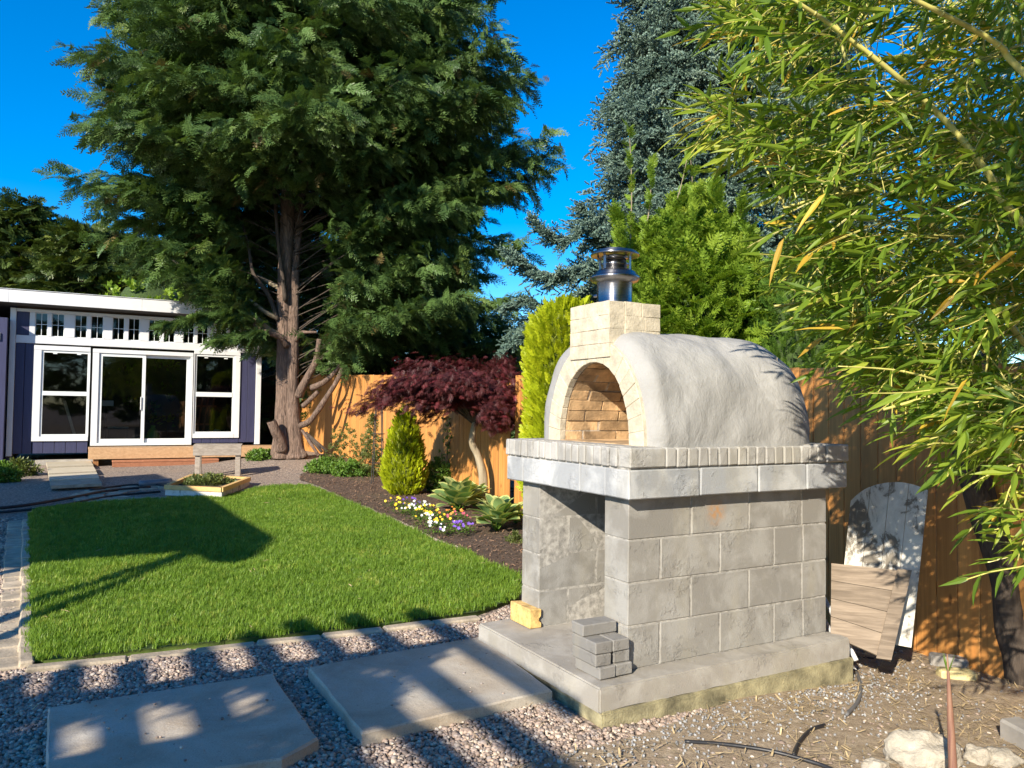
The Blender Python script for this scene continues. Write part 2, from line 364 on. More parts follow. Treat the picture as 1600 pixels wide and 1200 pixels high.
m_mulch = soilmat('mulch_soil', (.035, .022, .014), (.095, .060, .038), (.19, .13, .085))
m_dirt = soilmat('dry_dirt', (.20, .145, .09), (.38, .29, .19), (.50, .41, .29))
m_turf = plain('turf_soil', (.09, .14, .02), .95, var=.35, nscale=5, bmp=.5, bscale=80)
m_farground = plain('far_ground', (.07, .08, .035), .95, var=.4, nscale=.6)
def pavermat():
    m, nt, b, out = nodes('stone_slab'); p = pos(nt)
    c = ramp(nt, nz(nt, p, 2.6, 8, .62, .5), [(.3, (.30, .235, .165)), (.5, (.42, .35, .26)), (.72, (.50, .455, .375))])
    c = mixc(nt, c, (.44, .41, .35), ramp(nt, nz(nt, pos(nt, (1, 1, 1)), 1.7, 5, .6), [(.5, 0), (.68, .6)]))
    c = mixc(nt, c, (.17, .13, .09), ramp(nt, nz(nt, pos(nt, (1, 2.5, 1), -T0), 15, 6, .75), [(.62, 0), (.7, .6)]))
    nt.links.new(c, b.inputs['Base Color']); b.inputs['Roughness'].default_value = .8
    c = mixc(nt, c, (.16, .14, .12), ramp(nt, nz(nt, p, 170, 2, .7), [(.34, .5), (.44, 0)])); c = mixc(nt, c, (.56, .52, .44), ramp(nt, nz(nt, p, 95, 3, .7), [(.60, 0), (.70, .5)])); nt.links.new(c, b.inputs['Base Color'])
    bump(nt, b, math_(nt, 'ADD', nz(nt, p, 14, 7, .7), math_(nt, 'MULTIPLY', nz(nt, p, 110, 3), .3)), .5, .01); return m
m_paver = pavermat()
m_curb = plain('curb_stone', (.40, .33, .235), .9, var=.2, nscale=7, bmp=.6, bscale=60, vary=.12, dist=.008)
def glassmat():
    m, nt, b, out = nodes('window_glass'); nt.nodes.remove(b)
    t = nd(nt, 'ShaderNodeBsdfTransparent'); t.inputs[0].default_value = (.55, .58, .56, 1); gl = nd(nt, 'ShaderNodeBsdfGlossy'); gl.inputs['Roughness'].default_value = .02
    fr = nd(nt, 'ShaderNodeFresnel'); fr.inputs[0].default_value = 1.7; mx = nd(nt, 'ShaderNodeMixShader')
    nt.links.new(fr.outputs[0], mx.inputs[0]); nt.links.new(t.outputs[0], mx.inputs[1]); nt.links.new(gl.outputs[0], mx.inputs[2]); nt.links.new(mx.outputs[0], out.inputs[0]); return m
m_glass = glassmat()
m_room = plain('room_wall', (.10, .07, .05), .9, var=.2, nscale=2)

l_cyp = leafmat('cypress_leaf', (.050, .098, .030), (.105, .18, .046), (.17, .24, .06), .25)
l_cypdry = leafmat('cypress_dry', (.09, .065, .02), (.17, .13, .045), None, .15)
l_hedge = leafmat('hedge_leaf', (.035, .065, .017), (.10, .145, .03), (.17, .19, .035), .25)
l_spruce = leafmat('spruce_needle', (.11, .18, .14), (.22, .32, .25), (.33, .42, .32), .10, .6, (1, 1, .8))
l_thuja = leafmat('thuja_leaf', (.13, .23, .02), (.27, .39, .04), (.38, .48, .06), .38)
l_gold = leafmat('golden_leaf', (.33, .40, .012), (.52, .58, .02), (.62, .64, .03), .38)
l_green = leafmat('green_leaf', (.07, .15, .022), (.15, .26, .035), None, .3)
l_maple = leafmat('maple_leaf', (.045, .014, .015), (.115, .026, .024), (.26, .03, .05), .3, .5, (1, .35, .4), .97)
l_bamboo = leafmat('bamboo_leaf', (.10, .19, .022), (.25, .35, .034), (.52, .53, .07), .48, .42)
l_bamboodry = leafmat('bamboo_leaf_yellow', (.42, .26, .03), (.60, .42, .05), None, .35)
m_culm = plain('bamboo_culm', (.50, .46, .13), .4, var=.2, nscale=6, bmp=.05)
l_grass = leafmat('grass_blade', (.12, .22, .024), (.23, .37, .040), (.42, .47, .09), .42)
l_hostad = leafmat('hosta_green', (.17, .28, .10), (.25, .37, .14), None, .3)
l_hostay = leafmat('hosta_margin', (.48, .52, .15), (.62, .64, .25), None, .3)
m_straw = plain('straw', (.48, .36, .19), .8, var=.25, nscale=20, bmp=0, vary=.3)
m_chip = plain('wood_chip', (.20, .12, .07), .9, var=.3, nscale=20, bmp=0, vary=.5)
m_petal = {k: plain('petal_'+k, c, .6, var=.1, bmp=0) for k, c in dict(yellow=(.80, .55, .02), white=(.60, .60, .57), violet=(.16, .07, .42), orange=(.65, .22, .03), pink=(.55, .10, .16)).items()}
# ------------------------------------------------------------ the ground
LAWN = [G(u, v) for u, v in [(45,1040),(200,1022),(400,1000),(600,980),(745,960),(812,936),(812,905),(735,868),(677,847),(647,831.5),(573,797.6),(505,768),(483,760.6),(440,760),(400,765),(346,777),(267,781),(146,787),(60,798),(45,808)]]
def axis(a, b, s, far):
    c = list(np.arange(a, b+1e-6, s)); return [-far, -far*.4, -far*.15]+[a-5, a-2]+c+[b+2, b+5, far*.15, far*.4, far]
gxs = axis(-16, 9, .25, 600); gys = axis(-8, 24, .25, 600)
XX, YY = np.meshgrid(gxs, gys); ZZ = g(XX, YY)
nx = len(gxs); V = list(zip(XX.ravel(), YY.ravel(), ZZ.ravel()-.012))
F = [(j*nx+i, j*nx+i+1, (j+1)*nx+i+1, (j+1)*nx+i) for j in range(len(gys)-1) for i in range(nx-1)]
ground = tag(mesh('ground', V, F, m_gravel, smooth=True), 'grey brown pea gravel ground of the back garden', kind='structure')
FA0, FAB, FB1 = Vector((-5.6, 20.4)), Vector((.05, 10.8)), Vector((5.4, -.72))      # fence line with its slight bend
lp = [(p.x, p.y) for p in LAWN]
bed_poly = [(p.x, p.y) for p in [G(u, v) for u, v in [(505,762),(573,791),(647,824),(677,840),(735,862),(817,903)]]]+[(.9, 6.2), (2.1, 5.9), (2.45, 5.7), (.12, 10.7), (-4.2, 18.0)]+[(p.x, p.y) for p in [G(u, v) for u, v in [(500,722),(470,735),(468,750)]]]
bed = tag(sheet('mulch_bed', bed_poly, .004, .2, m_mulch, bump=.02), 'dark brown mulch bed along the fence', kind='structure')
# dirt ground to the right of and behind the oven
p_ = lambda u, v: tuple(G(u, v)[:2])
dirt_poly = [p_(790,1200), (0.3,1.6), (5,-.5), (4.9,.4), (2.45,5.75), (1.9,6.0), tuple((OV+AX*1.5+BX*.9)[:2]), tuple((OV+AX*1.45-BX*.1)[:2]), tuple((OV+AX*.7-BX*.12)[:2]), p_(1000,1150)]
dirt = tag(sheet('dirt_ground', dirt_poly, .003, .15, m_dirt, bump=.012), 'dry tan dirt littered with straw right of the oven', kind='structure')
turf = tag(sheet('lawn_soil', lp, .018, .2, m_turf, edge=.04), 'soil under the lawn', kind='structure')

# ------------------------------------------------------------ pebbles, straw, grass
def ico_pebble(seed):
    bm = bmesh.new(); bmesh.ops.create_icosphere(bm, subdivisions=1, radius=1); r = random.Random(seed); s = (1, r.uniform(.6, .9), r.uniform(.4, .65))
    for v in bm.verts: v.co = Vector((v.co.x*s[0], v.co.y*s[1], v.co.z*s[2]))*r.uniform(.88, 1.12)
    V = [v.co.copy() for v in bm.verts]; F = [[v.index for v in f.verts] for f in bm.faces]; bm.free(); return proto('pebble', V, F, m_pebble, True)
pebs = [ico_pebble(i) for i in range(6)]
m_greypeb = plain('grey_chip', (.27, .27, .265), .85, var=.2, nscale=40, bmp=0, vary=.45); gpebs = []
for i in range(4): q = ico_pebble(20+i); q.materials[0] = m_greypeb; gpebs.append(q)
PAV1 = [G(*q) for q in [(75,1123),(425,1068),(497,1172),(440,1205),(70,1262)]]
PAV2 = [G(*q) for q in [(481,1059),(752,1009),(863,1096),(565,1166)]]
slab_out = [tuple((OV+AX*a+BX*b)[:2]) for a, b in [(-.30,-.17),(1.48,-.17),(1.48,1.1),(-.30,1.1)]]
def grow(P, k):
    c = sum((Vector(p[:2]) for p in P), Vector((0, 0)))/len(P); return [tuple(c+(Vector(p[:2])-c)*k) for p in P]
LB = [(p.x, p.y) for p in [G(u, v) for u, v in [(22,1045),(745,972),(812,936),(812,905),(400,762),(260,778),(60,795),(30,800)]]]
PX0 = grow(PAV1, .985); PX1 = grow(PAV2, .985)
def gravel_points(n, x0, x1, y0, y1, dens=None):
    x = rng.uniform(x0, x1, n); y = rng.uniform(y0, y1, n)
    ok = ~inpoly(x, y, LB) & ~inpoly(x, y, PX0) & ~inpoly(x, y, PX1) & ~inpoly(x, y, slab_out) & ~inpoly(x, y, bed_poly) & (abs(x) < .72*y+.6)
    dp = inpoly(x, y, dirt_poly); ok &= ~dp | (rng.random(n) < .06)
    return x[ok], y[ok]
x1, y1 = gravel_points(185000, -4.2, 2.6, 2.1, 5.6); x2, y2 = gravel_points(60000, -7, -.5, 5.0, 9.5)
x = np.r_[x1, x2]; y = np.r_[y1, y2]; n = len(x)
z = g(x, y)-.006+rng.uniform(-.004, .008, n)
gn_scatter('pea_gravel', np.c_[x, y, z], np.c_[rng.uniform(-.5, .5, (n, 2)), rng.uniform(0, 6.28, n)], np.where(y < 5.6, 1, 1.25)*rng.uniform(.0065, .0155, n)*np.where(rng.random(n) < .06, 1.5, 1), pebs)['label'] = 'loose rounded pea gravel around the pavers'

def grass_tuft(seed, n=16, h=.045, sp=.035, w=.0022):
    r = random.Random(seed); V = []; F = []
    for i in range(n):
        a = r.uniform(0, 2*pi); d = r.uniform(0, sp); bx, by = cos(a)*d, sin(a)*d; th = r.uniform(0, 2*pi); hh = h*r.uniform(.55, 1.25); ln = hh*r.uniform(.15, .75)
        lx, ly = cos(th), sin(th); px, py = -ly*w, lx*w; k = len(V)
        V += [(bx-px, by-py, 0), (bx+px, by+py, 0), (bx+lx*ln*.35+px*.8, by+ly*ln*.35+py*.8, hh*.6), (bx+lx*ln*.35-px*.8, by+ly*ln*.35-py*.8, hh*.6), (bx+lx*ln, by+ly*ln, hh)]
        F += [(k, k+1, k+2, k+3), (k+3, k+2, k+4)]
    return proto('grass_tuft', V, F, l_grass)
tufts = [grass_tuft(i) for i in range(6)]
def poly_points(poly, n):
    xs = [p[0] for p in poly]; ys = [p[1] for p in poly]; x = rng.uniform(min(xs), max(xs), n); y = rng.uniform(min(ys), max(ys), n); ok = inpoly(x, y, poly); return x[ok], y[ok]
xa, ya = poly_points(lp, 75000); keep = rng.random(len(ya)) < np.clip(1.5-ya/14, .45, 1); xa = xa[keep]; ya = ya[keep]
n = len(xa); ptch = np.array([noise.noise(Vector((a*1.3, b*1.3, 3))) for a, b in zip(xa, ya)])
o = gn_scatter('lawn_grass', np.c_[xa, ya, g(xa, ya)+.016], np.c_[rng.uniform(-.15, .15, (n, 2)), rng.uniform(0, 6.28, n)], rng.uniform(.5, 1.2, n)*(1+.45*ptch), tufts)
o['label'] = 'mown green lawn grass with a paver border'
xs_, ys_ = poly_points(lp, 90); n = len(xs_); gn_scatter('fallen_leaves', np.c_[xs_, ys_, g(xs_, ys_)+.05], np.c_[rng.uniform(-.3, .3, (n, 2)), rng.uniform(0, 6.28, n)], rng.uniform(.3, .9, n), [proto('dry_leaf', [(-.05, 0, 0), (0, -.008, .004), (.06, 0, 0), (0, .008, .004)], [(0, 1, 2, 3)], m_straw)])['label'] = 'dry narrow leaves fallen on the lawn'
def sliver(L, w, m, bend=.1):
    V = [(-L/2, -w/2, 0), (L/2, -w/3, L*bend), (L/2, w/3, L*bend), (-L/2, w/2, 0), (0, -w/2, .003+L*bend*.2), (0, w/2, .003+L*bend*.2)]
    return proto('sliver', V, [(0, 4, 5, 3), (4, 1, 2, 5)], m)
straws = [sliver(.10, .003, m_straw), sliver(.07, .005, m_straw, .2), sliver(.14, .004, m_straw, .05), sliver(.05, .009, m_straw, .3)]
xs_, ys_ = poly_points(dirt_poly, 30000); ok = (ys_ > 2.2) & ~inpoly(xs_, ys_, slab_out); xs_, ys_ = xs_[ok], ys_[ok]
cl = np.array([noise.noise(Vector((a*2.2, b*2.2, 8))) for a, b in zip(xs_, ys_)]); ok = cl > rng.uniform(-.5, .35, len(cl)); xs_, ys_ = xs_[ok], ys_[ok]; n = len(xs_)
gn_scatter('straw_litter', np.c_[xs_, ys_, g(xs_, ys_)+.012], np.c_[rng.uniform(-.15, .15, (n, 2)), rng.uniform(0, 6.28, n)], rng.uniform(.35, 1.0, n), straws)['label'] = 'dry straw and fallen bamboo leaves on the dirt'
chips = [sliver(.035, .012, m_chip, .15), sliver(.02, .012, m_chip, .2), sliver(.05, .008, m_chip, .1)]
xs_, ys_ = poly_points(bed_poly, 32000); n = len(xs_)
gn_scatter('bark_chips', np.c_[xs_, ys_, g(xs_, ys_)+.012], np.c_[rng.uniform(-.6, .6, (n, 2)), rng.uniform(0, 6.28, n)], rng.uniform(.5, 1.2, n), chips)['label'] = 'bark chips on the flower bed'
xs_, ys_ = poly_points(dirt_poly, 60000); loc = np.c_[xs_-OV.x, ys_-OV.y]; la = loc[:, 0]*cos(T0)+loc[:, 1]*sin(T0); lb = -loc[:, 0]*sin(T0)+loc[:, 1]*cos(T0)
dist = np.maximum(np.maximum(-.15-lb, 0), 0)+np.maximum(la-1.47, 0)*1.0; ok = (ys_ > 2) & ~inpoly(xs_, ys_, slab_out) & (rng.random(len(xs_)) < np.clip(.9*np.exp(-(dist/.33)**2)+.05, 0, 1)); xs_, ys_ = xs_[ok], ys_[ok]; n = len(xs_)
gn_scatter('crushed_gravel', np.c_[xs_, ys_, g(xs_, ys_)+.006], rng.uniform(-3, 3, (n, 3)), rng.uniform(.004, .011, n), gpebs)['label'] = 'grey crushed gravel mixed into the dirt along the oven slab'
for P_, nn in ((PAV1, 70), (PAV2, 60)):
    xs_, ys_ = poly_points(grow(P_, .97), nn); n = len(xs_)
    gn_scatter('stray_pebbles', np.c_[xs_, ys_, g(xs_, ys_)+.055], rng.uniform(-.4, .4, (n, 3)), rng.uniform(.003, .009, n), pebs)['label'] = 'stray pebbles lying on a stone paver'
# straw also strewn over the gravel
xs_, ys_ = gravel_points(2600, -3.5, 2, 2.2, 5.5); n = len(xs_)
gn_scatter('dry_leaf_litter', np.c_[xs_, ys_, g(xs_, ys_)+.014], np.c_[rng.uniform(-.2, .2, (n, 2)), rng.uniform(0, 6.28, n)], rng.uniform(.3, .8, n)*(rng.random(n) < .35), straws)['label'] = 'dry bamboo leaves scattered over the gravel'

# ------------------------------------------------------------ paving
def flag(name, P, th, lift, m, label):
    from mathutils.geometry import tessellate_polygon
    top = [];N = len(P)
    ring = []
    for i in range(N):
        a, b = Vector(P[i]), Vector(P[(i+1) % N]); k = max(2, int((b-a).length/.05))
        for t in range(k):
            q = a+(b-a)*t/k; nn = noise.noise(Vector((q.x*9, q.y*9, 1)))*.007; c = sum((Vector(p) for p in P), Vector())/N
            q = q+(q-c).normalized()*nn; ring.append(q)
    z0 = max(p.z for p in ring)
    c = sum(ring, Vector())/len(ring)
    V = []; n = len(ring)
    for q in ring: V.append((q.x, q.y, g(q.x, q.y)+lift-th))
    for q in ring: V.append((q.x, q.y, g(q.x, q.y)+lift-.008))
    for q in ring:
        w = c+(q-c)*.985; V.append((w.x, w.y, g(w.x, w.y)+lift+noise.noise(Vector((w.x*4, w.y*4, 0)))*.003))
    F = [(i, (i+1) % n, n+(i+1) % n, n+i) for i in range(n)]+[(n+i, n+(i+1) % n, 2*n+(i+1) % n, 2*n+i) for i in range(n)]+[tuple(range(2*n, 3*n))]
    o = mesh(name, V, F, m); return tag(o, label, 'paver')
flag('stone_paver', PAV1, .06, .05, m_paver, 'large stone paver at the bottom left, nearest the lawn corner')
flag('stone_paver', PAV2, .06, .055, m_paver, 'large stone paver beside the oven slab corner')
edging = empty('lawn_edging', G(45, 1045), 'weathered concrete edging stones round the lawn', 'edging')
def stone_run(name, px, ln, w, h, side=0):
    P = [Vector((*G(u, v)[:2],)) for u, v in px]
    segs = [(P[i], P[i+1]) for i in range(len(P)-1)]
    for a, b in segs:
        d = b-a; L = d.length; k = max(1, round(L/ln)); d /= L; nrm = Vector((-d.y, d.x))
        for i in range(k):
            l2 = L/k; q = a+d*(i+.5)*l2+nrm*(side+random.uniform(-.006, .006)); th = atan2(d.y, d.x)+random.uniform(-.02, .02)
            V, F = bevbox(-l2/2+.005, l2/2-.005, -w/2, w/2, -.05, h+random.uniform(-.006, .006), .010, .004, random.random())
            o = mesh(name, V, F, m_curb, edging); o.matrix_world = Matrix.Translation((q.x, q.y, g(q.x, q.y))) @ Matrix.Rotation(th, 4, 'Z'); o.matrix_parent_inverse = Matrix.Translation(-edging.location)
stone_run('curb_stone', [(40,1050),(200,1031),(400,1008),(600,987),(748,967)], .34, .085, .022)
stone_run('curb_stone', [(40,1045),(40,815)], .30, .07, .04)
stone_run('edging_paver', [(17,1048),(24,815)], .22, .16, .012)
stone_run('curb_stone', [(510,767),(577,796),(650,829),(680,844),(738,864),(815,903)], .30, .05, .012, -.04)
# ------------------------------------------------------------ the pizza oven (local axes: x along its long side, y along its front, z up from the slab top)
oven = empty('masonry_oven', OV, 'whitewashed block and plaster wood-fired oven with brick arch mouth and steel chimney pipe', 'oven', T0)
L_, W_, WC, HC, H1, H2 = 1.426, 1.018, .198, .830, .144, .243
def rough_slab(name, x0, x1, y0, y1, z0, z1, m, amp=.006, step=.05, parent=oven):
    bm = bmesh.new(); vs = [bm.verts.new(v) for v in boxv(x0, x1, y0, y1, z0, z1)]
    for f in BOXF: bm.faces.new([vs[i] for i in f])
    bmesh.ops.bevel(bm, geom=bm.edges[:], offset=.008, segments=2, affect='EDGES')
    for ax, lo, hi in ((0, x0, x1), (1, y0, y1), (2, z0, z1)):
        k = int((hi-lo)/step)
        for i in range(1, k):
            q = [0, 0, 0]; q[ax] = lo+(hi-lo)*i/k; nn = [0, 0, 0]; nn[ax] = 1
            bmesh.ops.bisect_plane(bm, geom=bm.verts[:]+bm.edges[:]+bm.faces[:], plane_co=q, plane_no=nn)
    bm.normal_update()
    for v in bm.verts: v.co += v.normal*noise.noise(v.co*7)*amp + v.normal*noise.noise(v.co*28)*amp*.5
    V = [v.co.copy() for v in bm.verts]; F = [[v.index for v in f.verts] for f in bm.faces]; bm.free()
    o = mesh(name, V, F, m, parent, True); o.data.set_sharp_from_angle(angle=radians(28)); return o
rough_slab('foundation_slab', -.263, 1.45, -.137, 1.069, -.113, 0, m_slab, .007)
rough_slab('plinth', -.255, 1.465, -.155, 1.06, -.27, -.108, m_plinth, .012)
# mortar cores just inside the block faces
core = MB()
core.box(.004, L_-.004, .004, WC-.004, 0, HC-.002).box(.004, L_-.004, W_-WC+.004, W_-.004, 0, HC-.002).box(L_-WC+.004, L_-.004, WC, W_-WC, 0, HC-.002)
core.build('mortar_joints', m_mortar, oven)
bh = HC/4; j = .0045
def block(x0, x1, y0, y1, z0, z1, m=m_block, nm='block', b=.004):
    V, F = bevbox(x0+j, x1-j, y0+j*(y0 != 0)-random.uniform(0, .002), y1-j*(y1 != W_)+random.uniform(0, .002), z0+j*.8, z1-j*.8, b, .0012, random.random())
    return mesh(nm, V, F, m, oven)
for c in range(4):
    z0, z1 = c*bh, (c+1)*bh
    st = [0, .2, .6, 1.0, 1.23, L_] if c % 2 == 0 else [0, .4, .81, 1.22, L_]
    for a, b in zip(st[:-1], st[1:]):
        block(a-j if a == 0 else a, b+j if b == L_ else b, 0, WC, z0, z1)
        block(a-j if a == 0 else a, b+j if b == L_ else b, W_-WC, W_, z0, z1)
    for a, b in zip([WC, .41], [.41, W_-WC]): block(L_-WC, L_+j, a, b, z0, z1)
# the broad cap: a course of blocks and a course of bricks on edge
cx0, cx1, cy0, cy1 = -.060, 1.509, -.078, 1.112
MB().box(cx0+.01, cx1-.01, cy0+.012, cy1-.01, HC+.004, HC+H2-.003).build('cap_core', m_mortar, oven)
z0, z1 = HC, HC+H1
def capb(x0, x1, y0, y1, z0, z1, m, nm, b=.006):
    V, F = bevbox(x0, x1, y0, y1, z0, z1, b, .002, random.random()); return mesh(nm, V, F, m, oven)
st = [cx0, .39, .80, 1.17, cx1]
for a, b in zip(st[:-1], st[1:]):
    capb(a+(a != cx0)*.005, b-(b != cx1)*.005, cy0, cy0+.19, z0, z1-.004, m_cap, 'cap_block')
    capb(a+(a != cx0)*.005, b-(b != cx1)*.005, cy1-.19, cy1, z0, z1-.004, m_cap, 'cap_block')
st = [cy0+.19, .33, .62, cy1-.19]
for a, b in zip(st[:-1], st[1:]):
    capb(cx0, cx0+.19, a+.001, b-.001, z0, z1-.004, m_cap, 'cap_block'); capb(cx1-.19, cx1, a+.003, b-.003, z0, z1-.004, m_cap, 'cap_block')
z0, z1 = HC+H1+.003, HC+H2
o_ = -.008
capb(cx0+.004, .16, cy0+o_+.004, cy0+.09, z0, z1, m_capbrick, 'corner_brick')
a = .165
while a < cx1-.24:
    w = random.uniform(.058, .066); capb(a, a+w, cy0+o_+random.uniform(0, .004), cy0+.19, z0, z1+random.uniform(-.003, .001), m_capbrick, 'brick'); a += w+.007
capb(a+.002, cx1+.006, cy0+o_, cy0+.1, z0, z1+.002, m_capbrick, 'corner_brick')
b = cy0+.094
while b < cy1-.06:
    w = random.uniform(.056, .066); capb(cx0+o_+random.uniform(0, .004), cx0+.19, b+.002, b+w, z0, z1+random.uniform(-.003, .001), m_capbrick, 'brick'); b += w+.007
capb(cx0+o_, cx1, max(b, cy1-.05), cy1+.004, z0, z1, m_capbrick, 'corner_brick')
capb(cx1-.2, cx1+.004, cy0+.11, cy1-.06, z0, z1, m_capbrick, 'corner_brick')
MB().box(cx0+.05, cx1-.05, cy0+.05, cy1-.05, z0+.02, z1+.004).build('hearth_bed', m_mortar, oven)

ZB = HC+H2-.004                              # base of the dome
AF = .10                                     # plane of the arch front
def se(t, n):                                # superellipse half arc, t 0..1 from right foot over the top to left foot
    c, s_ = cos(pi*t), sin(pi*t); return -math.copysign(abs(c)**(2/n), c), abs(s_)**(2/n)
bC, hwi, hi = .448, .322, .444
def inner(t, x): u, v = se(t, 2.15); return Vector((x, bC+hwi*u, ZB+hi*v))
def outer(t, x, k=.118): u, v = se(t, 2.15); return Vector((x, bC+(hwi+k)*u, ZB+(hi+k)*v))
def arclen_params(f, n):
    T = np.linspace(0, 1, 600); P = [f(t) for t in T]; d = np.r_[0, np.cumsum([(P[i+1]-P[i]).length for i in range(599)])]
    return [float(np.interp(k/n*d[-1], d, T)) for k in range(n+1)]
NV = 19; tp = arclen_params(lambda t: (inner(t, 0)+outer(t, 0))/2, NV)
for k in range(NV):
    a_, b_ = tp[k], tp[k+1]; e = (b_-a_)*.014; fx = AF-random.uniform(.003, .007)
    q = []
    for x in (fx, AF+.035):
        for t, f in ((a_+e, inner), (b_-e, inner), (b_-e, outer), (a_+e, outer)): q.append(f(t, x))
    bm = bmesh.new(); vs = [bm.verts.new(v) for v in q]
    for f in [(0,1,2,3),(7,6,5,4),(0,4,5,1),(1,5,6,2),(2,6,7,3),(3,7,4,0)]: bm.faces.new([vs[i] for i in f])
    bmesh.ops.recalc_face_normals(bm, faces=bm.faces[:]); bmesh.ops.bevel(bm, geom=bm.edges[:], offset=.003, segments=1, affect='EDGES')
    mesh('arch_brick', [v.co.copy() for v in bm.verts], [[v.index for v in f.verts] for f in bm.faces], m_cream, oven); bm.free()
# joint behind the arch bricks
T = np.linspace(0, 1, 60); V = []; F = []
for t in T: V += [inner(t, AF-.001)+Vector((0, 0, .004)), outer(t, AF-.001), outer(t, AF+.12), inner(t, AF+.037)+Vector((0, 0, .03))]
for i in range(59):
    for a_, b_ in ((0, 1), (1, 2), (2, 3), (3, 0)): F.append((4*i+a_, 4*i+b_, 4*i+4+b_, 4*i+4+a_))
mesh('arch_joint', V, F, m_creamjoint, oven)
# vault lining: bricks in courses on the inside, running back
NC = 20; tq = arclen_params(lambda t: inner(t, 0), NC); XE = 1.15
V = []; F = []
for t in T: p = inner(t, AF+.1); c0 = Vector((0, bC, ZB)); d = (p-Vector((p.x, bC, ZB))); d.normalize(); V += [inner(t, AF+.03)+d*.005, inner(t, XE)+d*.005]
for i in range(59): F.append((2*i, 2*i+1, 2*i+3, 2*i+2))
mesh('vault_mortar', V, F, m_firemortar, oven)
mesh('vault_end', [(XE, bC-.34, ZB), (XE, bC+.34, ZB), (XE, bC+.34, ZB+.5), (XE, bC-.34, ZB+.5)], [(0, 1, 2, 3)], m_firemortar, oven)
for k in range(3, NC):
    t0_, t1_ = tq[k]+.0022, tq[k+1]-.0022; x_ = AF+.036; off = (k % 2)*.12
    while x_ < .9:
        ln = .235*random.uniform(.95, 1.05) if not off else off; off = 0; x2_ = x_+ln
        pr = random.uniform(-.004, .006); q = []
        for x in (x_+.004, x2_-.004):
            for t in (t0_, t1_):
                p = inner(t, x); d = Vector((0, p.y-bC, (p.z-ZB)*.8)).normalized(); q += [p-d*pr, p+d*.03]
        F = [(0,2,3,1),(4,5,7,6),(0,4,6,2),(1,3,7,5),(0,1,5,4),(2,6,7,3)]
        mesh('fire_brick', q, F, m_firebrick, oven); x_ = x2_+random.uniform(.004, .012)
# right half lining joined (seen edge-on)
# hearth floor bricks
for i in range(5):
    for k in range(3): box('hearth_brick', AF+.0+i*.2, AF+.194+i*.2, bC-.32+k*.214, bC-.112+k*.214, ZB-.02, ZB+.012, m_firebrick, oven, .003)
# plaster dome
bD, hwD, hD, aC, aL = .487, .535, .632, 1.00, .50
def dome_pt(s, t):
    # s 0..1 front to back ; t 0..1 over the arc
    u, v = se(t, 2.45)
    if s < .10:                               # rolled front lip
        q = s/.10; ang = q*pi/2; a_ = AF+.012+.085*(1-cos(ang)); k = 1-.085/.5*(1-sin(ang))
    elif s < .6:
        a_ = AF+.097+(s-.10)/.5*(aC-AF-.097); k = 1
    else:
        w = min((s-.6)/.4, 1); ca = sin(w*pi/2)**(2/2.6); k = cos(w*pi/2)**(2/2.6) if w < 1 else 0; a_ = aC+aL*ca
    p = Vector((a_, bD+hwD*u*k, ZB-.004+hD*v*(k if s >= .6 else (1-(1-k)*.8))*(1-.02*max(0, .35-s))))
    return p
V = []; F = []; NS, NT = 110, 120
for i in range(NS+1):
    for k in range(NT+1):
        p = dome_pt(i/NS, k/NT)
        c = Vector((min(max(p.x, .2), 1.0), bD, ZB)); d = (p-c).normalized()
        am = noise.noise(Vector((p.x*4.2, p.y*4.2, p.z*4.2)))*.020+noise.noise(Vector((p.x*9, p.y*9, p.z*6)))*.007+noise.noise(Vector((p.x*24, p.y*24, p.z*14)))*.0022
        am *= min(1, (p.z-ZB)/.05+.3)*(1 if i > 3 else .2)
        V.append(p+d*am)
for i in range(NS):
    for k in range(NT): a_ = i*(NT+1)+k; F.append((a_, a_+1, a_+NT+2, a_+NT+1))
# front annulus between the arch bricks and the lip
k0 = len(V)
for k in range(NT+1): V.append(outer(k/NT, AF+.010, .112))
for k in range(NT): F.append((k0+k, k0+k+1, k+1, k))
mesh('plaster_dome', V, F, m_plaster, oven, True)
# chimney stack of painted bricks
CX0, CX1, CY0, CY1, CZ0, CZ1 = .088, .43, .285, .655, 1.46, 1.835
MB().box(CX0+.003, CX1-.003, CY0+.003, CY1-.003, CZ0+.1, CZ1-.004).build('stack_joint', m_creamjoint, oven)
zc = 1.535; r_ = 0
while zc < CZ1-.01:
    h = (CZ1-1.535)/4; zz = zc+h-.002
    sp = [CY0, CY0+.10, CY0+.27, CY1] if r_ % 2 else [CY0, CY0+.2, CY1]
    for a_, b_ in zip(sp[:-1], sp[1:]): capb(CX0-random.uniform(0, .004), CX0+.10, a_+.0007, b_-.0007, zc, zz, m_cream, 'chimney_brick', .0016)
    sp = [CX0+.10, CX0+.215, CX1] if r_ % 2 else [CX0+.10, CX0+.24, CX1]
    for a_, b_ in zip(sp[:-1], sp[1:]):
        if zc > 1.6: capb(a_+.0007, b_-.0007, CY0-random.uniform(0, .004), CY0+.10, zc, zz, m_cream, 'chimney_brick', .0016)
        if zc > 1.6: capb(a_+.0007, b_-.0007, CY1-.10, CY1, zc, zz, m_cream, 'chimney_brick', .0016)
    zc += h; r_ += 1
